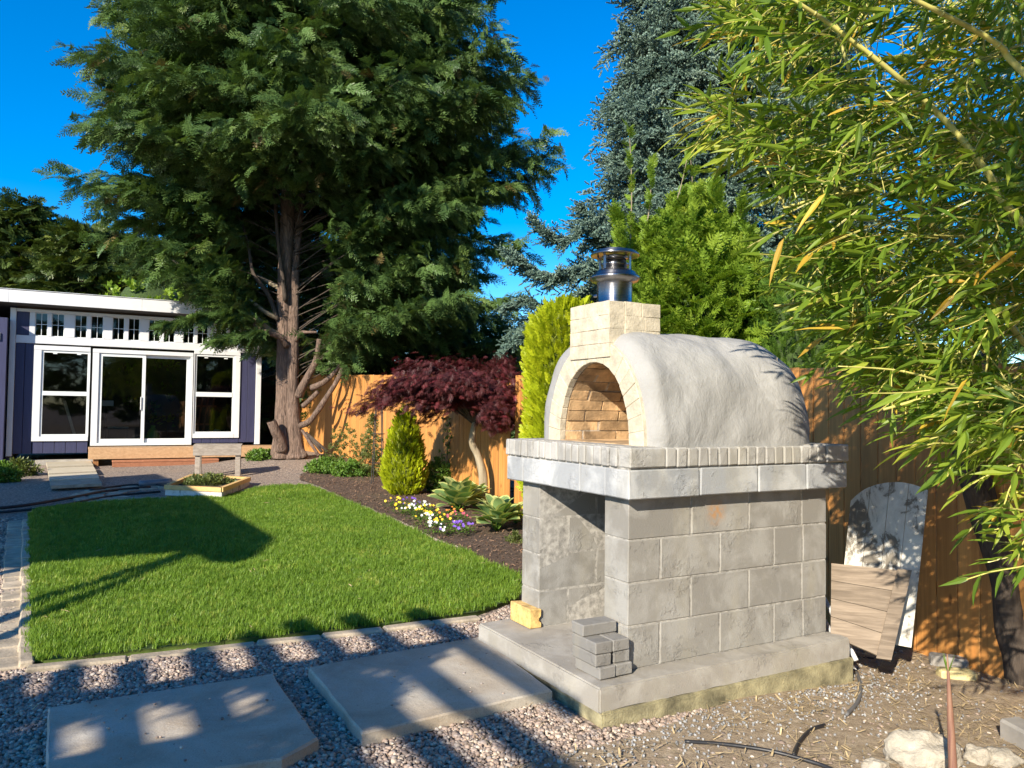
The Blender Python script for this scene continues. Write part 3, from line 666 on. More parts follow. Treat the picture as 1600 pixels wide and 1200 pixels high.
# brick shoulders between arch and stack
# steel flue
PC = Vector((.262, .475, 0))
def lathe(prof, n=48):
    V = []; F = []
    for r, z in prof:
        for k in range(n): V.append((PC.x+r*cos(2*pi*k/n), PC.y+r*sin(2*pi*k/n), z))
    for i in range(len(prof)-1):
        for k in range(n): F.append((i*n+k, i*n+(k+1) % n, (i+1)*n+(k+1) % n, (i+1)*n+k))
    return V, F
def lat(nm, prof, m=m_steel, parent=None): return mesh(nm, *lathe(prof), m, parent or oven, True)
zt = CZ1
cw = lat('flue_pipe', [(.102, zt-.01), (.104, zt+.004), (.0985, zt+.010), (.0985, zt+.124), (.101, zt+.128), (.101, zt+.134), (.096, zt+.136), (.096, zt+.12)])
cowl = empty('x', (0, 0, 0), None, None); bpy.data.objects.remove(cowl)
skirt = lat('cowl_skirt', [(.100, zt+.128), (.128, zt+.136), (.140, zt+.150), (.143, zt+.158), (.140, zt+.162), (.120, zt+.178), (.117, zt+.188), (.085, zt+.205), (.080, zt+.205)])
lat('cowl_ring', [(.066, zt+.205), (.072, zt+.225), (.079, zt+.228), (.079, zt+.238), (.070, zt+.240)], None or m_steel, skirt)
lat('cowl_inner_pipe', [(.064, zt+.20), (.064, zt+.252), (.060, zt+.252), (.060, zt+.20)], m_steel, skirt)
lat('cowl_ring', [(.064, zt+.262), (.074, zt+.266), (.078, zt+.276), (.070, zt+.280)], m_steel, skirt)
lat('cowl_cap', [(.0, zt+.300), (.09, zt+.298), (.128, zt+.283), (.136, zt+.281), (.138, zt+.287), (.134, zt+.292), (.125, zt+.300), (.118, zt+.306), (.06, zt+.322), (.0, zt+.325)], m_steel, skirt)
for k in range(4):
    a_ = radians(20+90*k); d = Vector((cos(a_), sin(a_), 0)); s_ = Vector((-sin(a_), cos(a_), 0))*.008
    P0 = PC+d*.122+Vector((0, 0, zt+.172)); P1 = PC+d*.098+Vector((0, 0, zt+.2)); P2 = PC+d*.098+Vector((0, 0, zt+.272)); P3 = PC+d*.118+Vector((0, 0, zt+.298))
    V = []; 
    for P in (P0, P1, P2, P3): V += [P-s_, P+s_, P+s_+d*.003, P-s_+d*.003]
    F = [(4*i+a, 4*i+b, 4*i+4+b, 4*i+4+a) for i in range(3) for a, b in ((0,1),(1,2),(2,3),(3,0))]
    mesh('cowl_strut', V, F, m_steel, skirt)
bl = MB(); bl.tube([PC+Vector((-.05, .09, zt+.065)), PC+Vector((-.06, .112, zt+.065))], .009, 8); bl.build('flue_bolt', m_steel, oven)
# things resting on the slab
def rest(name, x0, x1, y0, y1, z0, z1, m, label, cat, group=None, rot=0, b=.005):
    cxm, cym = (x0+x1)/2, (y0+y1)/2; V, F = bevbox(x0-cxm, x1-cxm, y0-cym, y1-cym, 0, z1-z0, b, .0015, random.random())
    o = mesh(name, V, F, m); w = OV+AX*cxm+BX*cym+Vector((0, 0, z0)); o.location = w; o.rotation_euler = (0, 0, T0+rot); return tag(o, label, cat, group)
GB = 'grey paving bricks stacked on the oven slab'; hb = .0565
S0x, S0y = -.212, -.058
def gb(x0, x1, y0, y1, k, label, rot=0): rest('paving_brick', x0, x1, y0, y1, .004+k*hb, .004+(k+1)*hb-.001, m_paverbrick, label, 'paving brick', GB, rot)
gb(S0x+.005, S0x+.10, S0y, S0y+.2, 0, 'bottom grey brick of the stack at the outer corner, nearest the slab edge', .02)
gb(S0x+.108, S0x+.205, S0y+.008, S0y+.2, 0, 'bottom grey brick of the stack, on the side next to the block wall', -.02)
gb(S0x-.008, S0x+.082, S0y+.012, S0y+.21, 1, 'second-layer grey brick at the outer side, left of the dark gap')
gb(S0x+.105, S0x+.198, S0y+.02, S0y+.21, 1, 'second-layer grey brick right of the dark gap, beside the block wall', -.03)
gb(S0x-.008, S0x+.0895, S0y+.012, S0y+.21, 2, 'third-layer grey brick at the outer side of the stack')
gb(S0x+.092, S0x+.19, S0y+.012, S0y+.21, 2, 'third-layer grey brick next to the wall, its fellow close against it')
gb(S0x-.01, S0x+.192, S0y+.115, S0y+.215, 3, 'single grey brick lying across the top of the stack')
# pale firebrick on edge: ground contact corners from the photograph
q0 = onplane(797, 969, OV, Vector((0, 0, 1))); q1 = onplane(828, 984.5, OV, Vector((0, 0, 1))); q2 = onplane(843, 980.6, OV, Vector((0, 0, 1)))
ang = atan2((q0-q1).y, (q0-q1).x); lnb = (q0-q1).length; thb = (q2-q1).length
bm = bmesh.new()
prof = [(0, 0), (thb, 0), (thb, .028), (thb-.012, .034), (thb-.014, .052), (thb-.003, .066), (thb, .105), (0, .11)]
n = len(prof); vs0 = [bm.verts.new((random.uniform(-.002, .002), -p[0], p[1])) for p in prof]; vs1 = [bm.verts.new((lnb, -p[0] if i else 0, p[1])) for i, p in enumerate(prof)]
bm.faces.new(vs0); bm.faces.new(vs1[::-1])
for i in range(n): bm.faces.new([vs0[i], vs1[i], vs1[(i+1) % n], vs0[(i+1) % n]])
bmesh.ops.recalc_face_normals(bm, faces=bm.faces[:]); bmesh.ops.bevel(bm, geom=bm.edges[:], offset=.004, segments=1, affect='EDGES')
o = mesh('yellow_firebrick', [v.co.copy() for v in bm.verts], [[v.index for v in f.verts] for f in bm.faces], m_yellowbrick); bm.free()
o.location = q1+Vector((0, 0, .004)); o.rotation_euler = (0, 0, ang); tag(o, 'chipped yellow firebrick standing on edge on the oven slab', 'firebrick')

# ------------------------------------------------------------ fences
def fence(name, A, B, label, ztop0, ztop1, front=-1):
    d = (B-A); L = d.length; d /= L; nrm = Vector((-d.y, d.x))
    if nrm.dot(Vector((0, -1))) < 0: nrm = -nrm        # towards the camera side
    root = empty(name, (A.x, A.y, g(A.x, A.y)), label, 'fence')
    k = int(L/.145); th = atan2(d.y, d.x); rotm = Matrix.Rotation(th, 4, 'Z')
    ws = [bevbox(-.069, .069, -.009, .009, 0, 1, .003) for _ in range(1)]
    mes = []
    for i in range(k):
        s_ = (i+.5)*.145; p = A+d*s_; zt = ztop0+(ztop1-ztop0)*s_/L+random.uniform(-.004, .004); zb = g(p.x, p.y)-.02
        if not mes or i % 6 == 0:
            me = bpy.data.meshes.new('board'); me.from_pydata([tuple(v) for v in ws[0][0]], [], [tuple(f) for f in ws[0][1]]); me.materials.append(m_fence); mes.append(me)
        o = bpy.data.objects.new('board', mes[0]); link(o, root)
        o.matrix_world = Matrix.Translation((p.x+nrm.x*random.uniform(0, .004), p.y+nrm.y*random.uniform(0, .004), zb)) @ rotm @ Matrix.Rotation(random.uniform(-.02, .02), 4, 'Z') @ Matrix.Diagonal((1, 1, zt-zb, 1))
        o.matrix_parent_inverse = Matrix.Translation(-root.location)
    for h in (.35, 1.5):
        mb = MB(); V = []
        for e in (0, L):
            p = A+d*e; zz = ztop0+(ztop1-ztop0)*e/L-1.83+h
            for a, b in ((.012, 0), (.05, 0), (.05, .09), (.012, .09)): V.append((p.x-nrm.x*a, p.y-nrm.y*a, zz+b))
        o = mesh('rail', V, [(0,1,2,3),(7,6,5,4),(0,4,5,1),(1,5,6,2),(2,6,7,3),(3,7,4,0)], m_fencedk, root, world=True)
    s_ = .3
    while s_ < L:
        p = A+d*s_-nrm*.11; zt = ztop0+(ztop1-ztop0)*s_/L; V, F = bevbox(-.045, .045, -.045, .045, g(p.x, p.y)-.05, zt-.03, .003)
        o = mesh('post', V, F, m_fencedk, root); o.matrix_world = Matrix.Translation((p.x, p.y, 0)) @ rotm; o.matrix_parent_inverse = Matrix.Translation(-root.location); s_ += 2.4
    return root
fence('board_fence', FA0, FAB, 'sunlit orange cedar board fence behind the conifer trunk and red maple', 2.28, 1.92)
fence('board_fence', FAB+(FB1-FAB).normalized()*.02, FB1, 'cedar board fence behind the oven and bamboo, mostly in brown shade', 1.915, 1.60)
# ------------------------------------------------------------ the garden studio
FP = Vector((-10.6, 16.43, 0)); FN = Vector((sin(T0), -cos(T0), 0))      # facade plane: through FP, along AX, facing FN
studio = empty('garden_studio', (FP.x, FP.y, g(FP.x, FP.y)), 'navy and white garden studio with sliding glass door and a row of small high windows', 'studio', T0)
SB = studio.location.z
def fc(u, v, d=0):
    p = onplane(u, v, FP+FN*d, FN); q = p-FP; return q.dot(AX), p.z-SB
def fbox(name, u0, v0, u1, v1, d0, d1, m, parent=None, b=.004):
    """box on the facade between two photograph corners, d0..d1 out from the wall plane (local y = -d)"""
    s0, za = fc(u0, v0, d1); s1, zb = fc(u1, v1, d1)
    V, F = bevbox(min(s0, s1), max(s0, s1), -max(d0, d1), -min(d0, d1), min(za, zb), max(za, zb), b)
    return mesh(name, V, F, m, parent or studio), (min(s0, s1), max(s0, s1), min(za, zb), max(za, zb))
sL, _ = fc(12, 600); sR, _ = fc(407, 600)
zW = 3.32                                                           # top of wall
# shell: back, sides, floor, ceiling of the room
MB().box(sL, sR, 4.0, 4.15, .1, zW+.2).build('back_wall', m_room, studio)
MB().box(sL, sL+.12, .10, 4.0, .1, zW+.2).build('side_wall', m_navy, studio)
MB().box(sR-.12, sR, .10, 4.0, .1, zW+.2).build('side_wall', m_navy, studio)
MB().box(sL+.12, sR-.12, .06, 4.0, .25, .33).build('floor', m_room, studio)
MB().box(sL+.12, sR-.12, .06, 4.0, zW+.05, zW+.12).build('ceiling', m_room, studio)
# measured rows, metres from the studio origin
def S_(u, v=620, d=0): return fc(u, v, d)[0]
ztrans0 = fc(200, 530)[1]; ztrans1 = fc(200, 497)[1]
def piece(nm, s0, s1, z0, z1, d0, d1, m, parent=None, b=.004): 
    V, F = bevbox(s0, s1, -d1, -d0, z0, z1, b); return mesh(nm, V, F, m, parent or studio)
zb_ = fc(100, 708)[1]; ztr0 = fc(30, 538)[1]; zfr = fc(200, 480)[1]; zband = fc(150, 541)[1]
# corner posts, frieze and the belt under the small windows
sA0, sA1 = S_(12), S_(21.5); sB0, sB1 = S_(399), S_(407)
piece('corner_post', sA0, sA1, zb_-.05, zW+.03, -.1, .035, m_white); piece('corner_post', sB0, sB1, fc(403, 694)[1], zW+.03, -.1, .035, m_white)
zwin0 = fc(150, 529)[1]; zwin1 = fc(150, 494)[1]
piece('belt_board', sA1+.003, sB0-.003, zband+.003, zwin0-.004, -.08, .022, m_white)
piece('frieze_board', sA1+.003, sB0-.003, zwin1+.004, zW+.03, -.08, .022, m_white)
# navy siding of vertical boards (three fields) and the small navy panels
def siding(s0, s1, z0, z1):
    n = max(1, round((s1-s0)/.2)); w = (s1-s0)/n
    for i in range(n): piece('siding_board', s0+i*w+.003, s0+(i+1)*w-.003, z0, z1, -.06, .008, m_navy, b=.005)
sw0, sw1 = S_(52), S_(140); sd0, sd1 = S_(143), S_(300.5); sr0, sr1 = S_(301.5), S_(374)
siding(sA1+.004, sw0-.004, zb_, zband-.003); siding(sr1+.004, sB0-.004, fc(390, 691)[1], zband-.003)
zwb = fc(95, 689)[1]; siding(sw0, sw1-.01, zb_, zwb-.004); zrb = fc(340, 683)[1]; siding(sr0+.01, sr1, fc(340, 692)[1], zrb-.004)
piece('navy_panel', sA1+.004, S_(42), zwin0, zwin1, -.06, .006, m_navy); piece('navy_panel', S_(386), sB0-.004, zwin0, zwin1, -.06, .006, m_navy)
# small high windows: white mullions between, each window a frame with muntins and four panes
wins = [(55, 74.5), (81, 100.5), (117, 136), (142.5, 161.5), (176, 194.5), (201, 218.5), (233, 250.5), (256.5, 273.5), (287, 303.5), (309, 325.5), (338.5, 355), (359.5, 375.5)]
prev = S_(42)+.004
def rectframe(mb, s0, s1, z0, z1, w, d0, d1):
    mb.box(s0, s1, -d1, -d0, z0, z0+w).box(s0, s1, -d1, -d0, z1-w, z1).box(s0, s0+w, -d1, -d0, z0+w, z1-w).box(s1-w, s1, -d1, -d0, z0+w, z1-w)
for u0, u1 in wins:
    s0, s1 = S_(u0, 510), S_(u1, 510)
    piece('mullion', prev, s0-.002, zwin0, zwin1, -.08, .02, m_white, b=.002); prev = s1+.002
    mb = MB(); rectframe(mb, s0, s1, zwin0, zwin1, .012, -.075, -.02); w = mb.build('transom_window', m_whitevinyl, studio)
    mb = MB(); cs = (s0+s1)/2; czz = (zwin0+zwin1)/2
    mb.box(cs-.006, cs+.006, .03, .05, zwin0+.012, zwin1-.012).box(s0+.012, cs-.006, .032, .048, czz-.006, czz+.006).box(cs+.006, s1-.012, .032, .048, czz-.006, czz+.006).build('muntin', m_whitevinyl, w)
    for a, b in ((s0+.012, cs-.009), (cs+.009, s1-.012)):
        for c, d in ((zwin0+.012, czz-.009), (czz+.009, zwin1-.012)):
            mesh('pane', [(a, .04, c), (b, .04, c), (b, .04, d), (a, .04, d)], [(0, 1, 2, 3)], m_glass, w)
piece('mullion', prev, S_(386)-.004, zwin0, zwin1, -.08, .02, m_white, b=.002)
# the two tall sash windows
def sash(u0, u1, v0, v1, gu0, gu1, vu0, vu1, vl0, vl1, lab=None):
    uc = (u0+u1)/2; s0, s1 = S_(u0), S_(u1); z1 = fc(uc, v0)[1]; z0 = fc(uc, v1)[1]; a, b = S_(gu0), S_(gu1)
    zu1, zu0, zl1, zl0 = [fc(uc, v)[1] for v in (vu0, vu1, vl0, vl1)]
    w = piece('sash_window', s0, s1, z1-.10, z1, -.06, .04, m_white)
    mb = MB(); mb.box(s0, a-.05, -.04, .06, z0, z1-.102).box(b+.05, s1, -.04, .06, z0, z1-.102).box(a-.049, b+.049, -.045, .06, z0, z0+.10).build('casing', m_white, w)
    mb = MB(); rectframe(mb, a-.049, b+.049, z0+.101, z1-.103, .045, -.06, .015); mb.box(a-.004, b+.004, -.022, .06, zl1, zu0).build('sash_frame', m_whitevinyl, w)
    for c, d in ((zl0, zl1), (zu0, zu1)): mesh('pane', [(a-.02, .02, c-.02), (b+.02, .02, c-.02), (b+.02, .02, d+.02), (a-.02, .02, d+.02)], [(0, 1, 2, 3)], m_glass, w)
    for q in (.2, .75): box('sash_latch', a+(b-a)*q, a+(b-a)*(q+.1), -.03, -.005, zu1+.005, zu1+.03, m_whitevinyl, w)
sash(51, 139.5, 541, 689, 67, 135, 554, 611.5, 618, 679)
sash(302, 374, 548, 684, 306.5, 362.5, 561, 613, 620, 675)
# sliding door
zd1 = fc(222, 548)[1]; zd0 = fc(222, 695)[1]
door = piece('sliding_door', sd0, sd1, zd1-.09, zd1, -.05, .03, m_white)
MB().box(sd0, S_(153), -.03, .06, zd0, zd1-.092).box(S_(296), sd1, -.03, .06, zd0, zd1-.092).build('casing', m_white, door)
for (a, b, dd, nm) in ((153.2, 226.5, .0, 'door_leaf'), (222, 295.8, .05, 'door_leaf')):
    s0, s1 = S_(a), S_(b); mb = MB(); mb.box(s0, s0+.07, .02+dd-.02, .05+dd-.02, zd0+.05, zd1-.093).box(s1-.07, s1, .0+dd, .03+dd, zd0+.05, zd1-.093).box(s0+.07, s1-.07, .0+dd, .03+dd, zd0+.05, zd0+.14).box(s0+.07, s1-.07, .0+dd, .03+dd, zd1-.16, zd1-.093)
    mb.build(nm, m_whitevinyl, door)
    mesh('pane', [(s0+.07, .015+dd, zd0+.14), (s1-.07, .015+dd, zd0+.14), (s1-.07, .015+dd, zd1-.16), (s0+.07, .015+dd, zd1-.16)], [(0, 1, 2, 3)], m_glass, door)
piece('sill', sd0, sd1, zd0-.01, zd0+.048, -.1, .045, m_whitevinyl, door); box('handle', S_(219.5), S_(221), -.03, -.004, 1.2, 1.5, m_whitevinyl, door)
# roof with white fascia
zf1 = fc(160, 463, .5)[1]; zf0 = fc(160, 481.5, .5)[1]
fs0, fs1 = sL-2.6, S_(409)+.25
V, F = bevbox(fs0, fs1, -.5, -.47, zf0, zf1, .004); rf = mesh('roof', [(fs0, -.47, zf0+.02), (fs1, -.47, zf0+.02), (fs1, 4.4, zf0-.35), (fs0, 4.4, zf0-.35), (fs0, -.47, zf1+.01), (fs1, -.47, zf1+.01), (fs1, 4.4, zf1-.35), (fs0, 4.4, zf1-.35)], BOXF, m_roof, studio)
fa = [fs0, fs0+2.6, fs0+5.1, fs1]
for a, b in zip(fa[:-1], fa[1:]): mesh('fascia_board', *bevbox(a+.002, b-.002, -.50, -.472, zf0, zf1, .003), m_white, rf)
mesh('drip_edge', *bevbox(fs0, fs1, -.515, -.44, zf1+.012, zf1+.022, .002), m_whitevinyl, rf)
# lower left wing
wl = MB(); wl.box(sL-3, sL-.02, -.35, 3, .05, 3.1).build('wing_wall', m_navy, studio)
MB().box(sL-3, sL-.14, -.385, -.352, .1, .26).box(sL-3, sL-.14, -.385, -.352, 2.62, 2.78).build('wing_trim', m_white, studio)
MB().box(sL-.3, sR+.05, .02, .2, -.15, .10).build('foundation', m_slab, studio)
# dim furnishings behind the glass
def inside(nm, s, d, w, dep, z0, z1, m, label, cat, rot=0):
    p = FP+AX*s-FN*d; o = box(nm, -w/2, w/2, -dep/2, dep/2, 0, z1-z0, m, None, .01); o.location = (p.x, p.y, SB+z0); o.rotation_euler = (0, 0, T0+rot); return tag(o, label, cat)
def prop(root_n, s, d, z, label, cat, rot=0):
    p = FP+AX*s-FN*d; return empty(root_n, (p.x, p.y, SB+z), label, cat, T0+rot)
t = prop('side_table', S_(190), 1.3, .33, 'small pale table standing inside behind the left glass door', 'table')
box('tabletop', -.22, .22, -.2, .2, .42, .46, m_palewood, t)
for a in (-1, 1):
    for b in (-1, 1): box('leg', a*.2-.015, a*.2+.015, b*.18-.015, b*.18+.015, 0, .42, m_darkiron, t)
t = prop('work_lamp', S_(168), 1.0, .33, 'upright lamp with a pale square head inside behind the left glass door', 'lamp')
mb = MB(); mb.tube([(0, 0, 0), (0, 0, 1.25)], .015).tube([(0, 0, 1.25), (.1, 0, 1.5)], .012).build('stand', m_darkiron, t)
box('lamp_head', -.14, .16, -.04, .04, .95, 1.08, m_whitevinyl, t); mesh('lamp_base', *bevbox(-.2, .2, -.2, .2, 0, .03, .01), m_darkiron, t)
t = prop('lawn_sprayer', S_(245), .8, .33, 'yellow-green and white garden sprayer inside behind the right glass door', 'sprayer', .3)
mb = MB(); PCx = PC; 
prof = [(0, 0), (.15, 0), (.17, .05), (.16, .25), (.10, .38), (.05, .44), (.05, .5), (0, .5)]
V = [(r*cos(2*pi*k/16), r*sin(2*pi*k/16), z) for r, z in prof for k in range(16)]; F = [(i*16+k, i*16+(k+1) % 16, (i+1)*16+(k+1) % 16, (i+1)*16+k) for i in range(len(prof)-1) for k in range(16)]
m_lime = plain('lime_plastic', (.30, .50, .06), .4); mesh('tank', V, F, m_lime, t, True); mb.tube([(0, 0, .5), (0, 0, .65), (.15, 0, .68)], .012).build('pump_handle', m_black, t)
MB().tube(smooth_path([(.05, 0, .45), (.3, .0, .6), (.35, 0, .2), (.2, 0, .02)]), .01).build('hose', m_black, t)
t = prop('leaning_board', S_(125), .6, .33, 'long plank leaning inside behind the left sash window', 'plank', 0)
MB().add(*bevbox(-.03, .03, -.01, .01, 0, 1.1, .003), Matrix.Rotation(-.28, 4, 'Y')).build('plank', m_palewood, t)
t = prop('folding_frame', S_(322), .9, .33, 'slatted wooden frame standing inside behind the right sash window', 'frame', .1)
for k in range(4): MB().add(*bevbox(-.02, .02, -.012, .012, 0, 1.2, .003), Matrix.Translation((-.24+k*.14, 0, 0)) @ Matrix.Rotation(.12, 4, 'Y')).build('slat', m_deckred, t)
MB().box(-.26, .3, .013, .03, .5, .55).box(-.2, .38, .013, .03, .95, 1.0).build('crossbar', m_deckred, t)
t = prop('dust_sheet', S_(345), .7, .33, 'pale green folded sheet piled inside behind the right sash window', 'sheet')
V = []; F = []
for i in range(13):
    for k in range(9): x = -.5+i/12; y = -.25+k/16; V.append((x, y, max(0, .42*(1-abs(x)*1.2)*(1-abs(y)*2.6)+.06*noise.noise(Vector((x*6, y*6, 0))))))
for i in range(12):
    for k in range(8): a = i*9+k; F.append((a, a+1, a+10, a+9))
mesh('cloth', V, F, plain('pale_cloth', (.45, .58, .53), .8, bmp=.3), t, True)

# ------------------------------------------------------------ deck, step and walkway in front of the studio
dk0, dk1 = S_(140), S_(407)+.55; ztop = fc(222, 697)[1]-.0
deck = empty('wooden_deck', FP+AX*dk0+Vector((0, 0, g(*(FP+AX*dk0)[:2]))), 'low wooden deck along the studio door wall', 'deck', T0)
DZ = SB+ztop-deck.location.z; wd = .62
for i in range(4): box('deck_board', 0, dk1-dk0, -.05-wd/4*(i+1)+.004, -.05-wd/4*i-.004, DZ-.035, DZ, m_deck, deck)
box('rim_board', 0, dk1-dk0, -.05-wd-.035, -.05-wd-.003, DZ-.24, DZ-.002, m_deck, deck)
box('step_board', .45, 2.6, -.05-wd-.30, -.05-wd-.045, DZ-.30, DZ-.26, m_deckred, deck); box('step_riser', .45, 2.6, -.05-wd-.29, -.05-wd-.26, DZ-.40, DZ-.303, m_deckred, deck)
for k in range(5): box('joist', .1+k*(dk1-dk0-.3)/4, .2+k*(dk1-dk0-.3)/4, -.05-wd+.02, 0, -.1, DZ-.04, m_fencedk, deck)
walk = empty('plank_walkway', G(118, 735), 'short pale plank walkway leading up to the studio', 'walkway')
wl0 = [(70, 711), (137, 709)], [(80, 761), (160, 756)]
for i in range(5):
    a0, a1 = i/5+.004, (i+1)/5-.012; q = []
    for t_ in (a0, a1):
        for e in (0, 1):
            u = wl0[0][e][0]+(wl0[1][e][0]-wl0[0][e][0])*(t_**1.0); v = wl0[0][e][1]+(wl0[1][e][1]-wl0[0][e][1])*t_; p = G(u, v, .07); q.append(p)
    q = [q[0], q[1], q[3], q[2]]
    # one level board
    zz = sum(p.z for p in q)/4; V = [(p.x, p.y, zz-.05) for p in q]+[(p.x, p.y, zz) for p in q]
    mesh('walk_board', V, [(0,1,2,3),(7,6,5,4),(0,4,5,1),(1,5,6,2),(2,6,7,3),(3,7,4,0)], m_palewood if i < 4 else m_curb, walk, world=True)

# bench
bq0, bq1 = G(308, 746), G(371, 744); bdir = (bq1-bq0); bw = bdir.length; bth = atan2(bdir.y, bdir.x)
bench = empty('wooden_bench', (bq0+bq1)/2, 'weathered grey wooden bench with a deep front board on the gravel', 'bench', bth)
hw = bw/2; bhg = .61
for i in range(3): box('seat_board', -hw-.07, hw+.07, .0+i*.14, .13+i*.14, bhg-.035, bhg, m_greywood, bench)
box('apron', -hw-.08, hw+.06, -.04, -.005, bhg-.21, bhg-.01, m_greywood, bench)
for a in (-1, 1):
    box('leg', a*hw-.045, a*hw+.045, 0, .07, 0, bhg-.037, m_greywood, bench); box('leg', a*hw-.045, a*hw+.045, .33, .40, 0, bhg-.037, m_greywood, bench)

# planter box of boards: four sides, near corner towards the lawn
pq = [G(258, 776), G(346, 781), G(390, 757), G(300, 752)]
cen = sum(pq, Vector())/4
planter = empty('wooden_planter', cen, 'low four-sided wooden planter box at the top of the lawn', 'planter')
for k in range(4):
    a, b = pq[k]-cen, pq[(k+1) % 4]-cen; d = (b-a).normalized(); nrm = Vector((d.y, -d.x, 0)); nrm.z = 0
    for (z0, z1, m, o_, nm) in ((0, .085, m_peel, 0, 'side_board'), (.09, .155, m_boxwood, .02, 'top_rail')):
        V = []
        for z in (z0, z1):
            for P, t_ in ((a, o_), (b, o_), (b, -.045), (a, -.045)): V.append((P.x+nrm.x*t_, P.y+nrm.y*t_, z))
        mesh(nm, V, BOXF, m, planter)
V = [(p-cen)*.9+Vector((0, 0, .10)) for p in pq]; mesh('potting_soil', V, [(0, 1, 2, 3)], m_mulch, planter)

# hoses and pipe lying on the gravel
def lying(name, px, r, m, label, cat, lift=0):
    P = smooth_path([G(u, v)+Vector((0, 0, r+lift)) for u, v in px], 5); return tag(MB().tube(P, r, 8).build(name, m, None, True), label, cat)
lying('drain_hose', [(-40,800),(40,792),(110,780),(170,769),(235,763)], .022, m_black, 'long black hose running in from the left to the blue-grey pipe', 'hose')
lying('drain_hose', [(-40,806),(60,797),(120,787),(175,777),(250,770)], .018, m_black, 'black hose lying nearest to the lawn, below the longer one', 'hose')
lying('drain_hose', [(140,768),(200,760),(240,759),(262,762)], .02, m_black, 'short black hose curving beside the flagstones', 'hose')
lying('plastic_pipe', [(218,761),(268,757)], .055, plain('blue_grey_plastic', (.12, .16, .19), .4), 'short thick blue-grey pipe by the wooden planter', 'pipe')
# curved rows of flat paving bricks around the planter
ring = empty('paving_circle', G(225, 778), 'curved rows of flat brown paving bricks left of the wooden planter', 'paving')
cc = G(262, 770)
for rr, n in ((.75, 15), (1.0, 20), (1.25, 25)):
    for k in range(n):
        a = 2*pi*k/n+rr; x, y = cc.x+rr*cos(a), cc.y+rr*sin(a)
        if inpoly(x, y, lp) or x > cc.x+.5: continue
        V, F = bevbox(-.105, .105, -.13, .13, -.03, .012, .008, .003, k)
        o = mesh('paving_brick', V, F, m_curb, ring); o.matrix_world = Matrix.Translation((x, y, g(x, y))) @ Matrix.Rotation(a, 4, 'Z'); o.matrix_parent_inverse = Matrix.Translation(-ring.location)
# lean-to behind the trunk with white battens
lt = empty('lean_to', D(425, 700, 21.5), 'dark lean-to with white roof battens between the studio and the trunk', 'lean-to')
lt.location.z = .25
MB().box(-.9, 1.6, .0, 2.4, 0, 2.0).build('shade_block', m_room, lt)  # solid dark box standing in for the shaded opening
for k in range(5): MB().add(*bevbox(-.9, 1.7, -.03, .03, -.02, .02, .004), Matrix.Translation((0, -.1+.35*k, 2.07+.11*k)) @ Matrix.Rotation(-.32, 4, 'Y')).build('roof_batten', m_white, lt)

# ------------------------------------------------------------ leaning boards and rubble right of the oven
def board_between(name, corners, th, m, label, cat, n=1, curve=None, cleat=False, ymap=None):
    """corners: photograph points with depths (top-left, top-right, bottom-right, bottom-left)"""
    P = [D(*c) for c in corners]; root = empty(name, (P[2]+P[3])/2, label, cat); r0 = root.location
    nrm = (P[1]-P[0]).cross(P[3]-P[0]).normalized()
    if nrm.y > 0: nrm = -nrm
    for i in range(n):
        t0_, t1_ = i/n+.003*(i > 0), (i+1)/n-.003*(i < n-1)
        if curve:
            q = []; N = 10
            for k in range(N+1):
                e = k/N; u = t0_+(t1_-t0_)*e; top = P[0].lerp(P[1], u); bot = P[3].lerp(P[2], u); top = top+(top-bot).normalized()*curve*(1-(2*u-1)**2) - (top-bot).normalized()*curve*.55*(max(0, .25-u)*4)**2*.8; q.append((bot, top))
            V = []; F = []
            for bot, top in q: V += [bot-r0, top-r0, top-nrm*th-r0, bot-nrm*th-r0]
            for k in range(N):
                for a, b in ((0,1),(1,2),(2,3),(3,0)): F.append((4*k+a, 4*k+b, 4*k+4+b, 4*k+4+a))
            F += [(0,1,2,3), (4*N+3, 4*N+2, 4*N+1, 4*N)]
        else:
            A0 = P[0].lerp(P[3], t0_); A1 = P[1].lerp(P[2], t0_); B1 = P[1].lerp(P[2], t1_); B0 = P[0].lerp(P[3], t1_)
            V = [v-r0 for v in (A0, A1, B1, B0)]+[v-nrm*th-r0 for v in (A0, A1, B1, B0)]; F = [(0,1,2,3),(7,6,5,4),(0,4,5,1),(1,5,6,2),(2,6,7,3),(3,7,4,0)]
        mesh('board', V, F, m, root)
    return root, P, nrm
gA = G(1402, 1012); gB = G(1310, 1000)
r1, P1, n1 = board_between('round_top_board', [(1330, 775, 4.95), (1450, 766, 4.75), (1424, 1012, 4.55), (1308, 990, 4.75)], .02, m_peel, 'peeling white panel with a rounded top leaning on the shaded fence', 'panel', 4, .07)
r2, P2, n2 = board_between('plank_board', [(1299, 880, 4.62), (1424, 893, 4.48), (1392, 1033, 4.26), (1298, 992, 4.42)], .02, m_oldwood, 'brown weathered plank panel leaning in front of the peeling white panel', 'panel', 4)
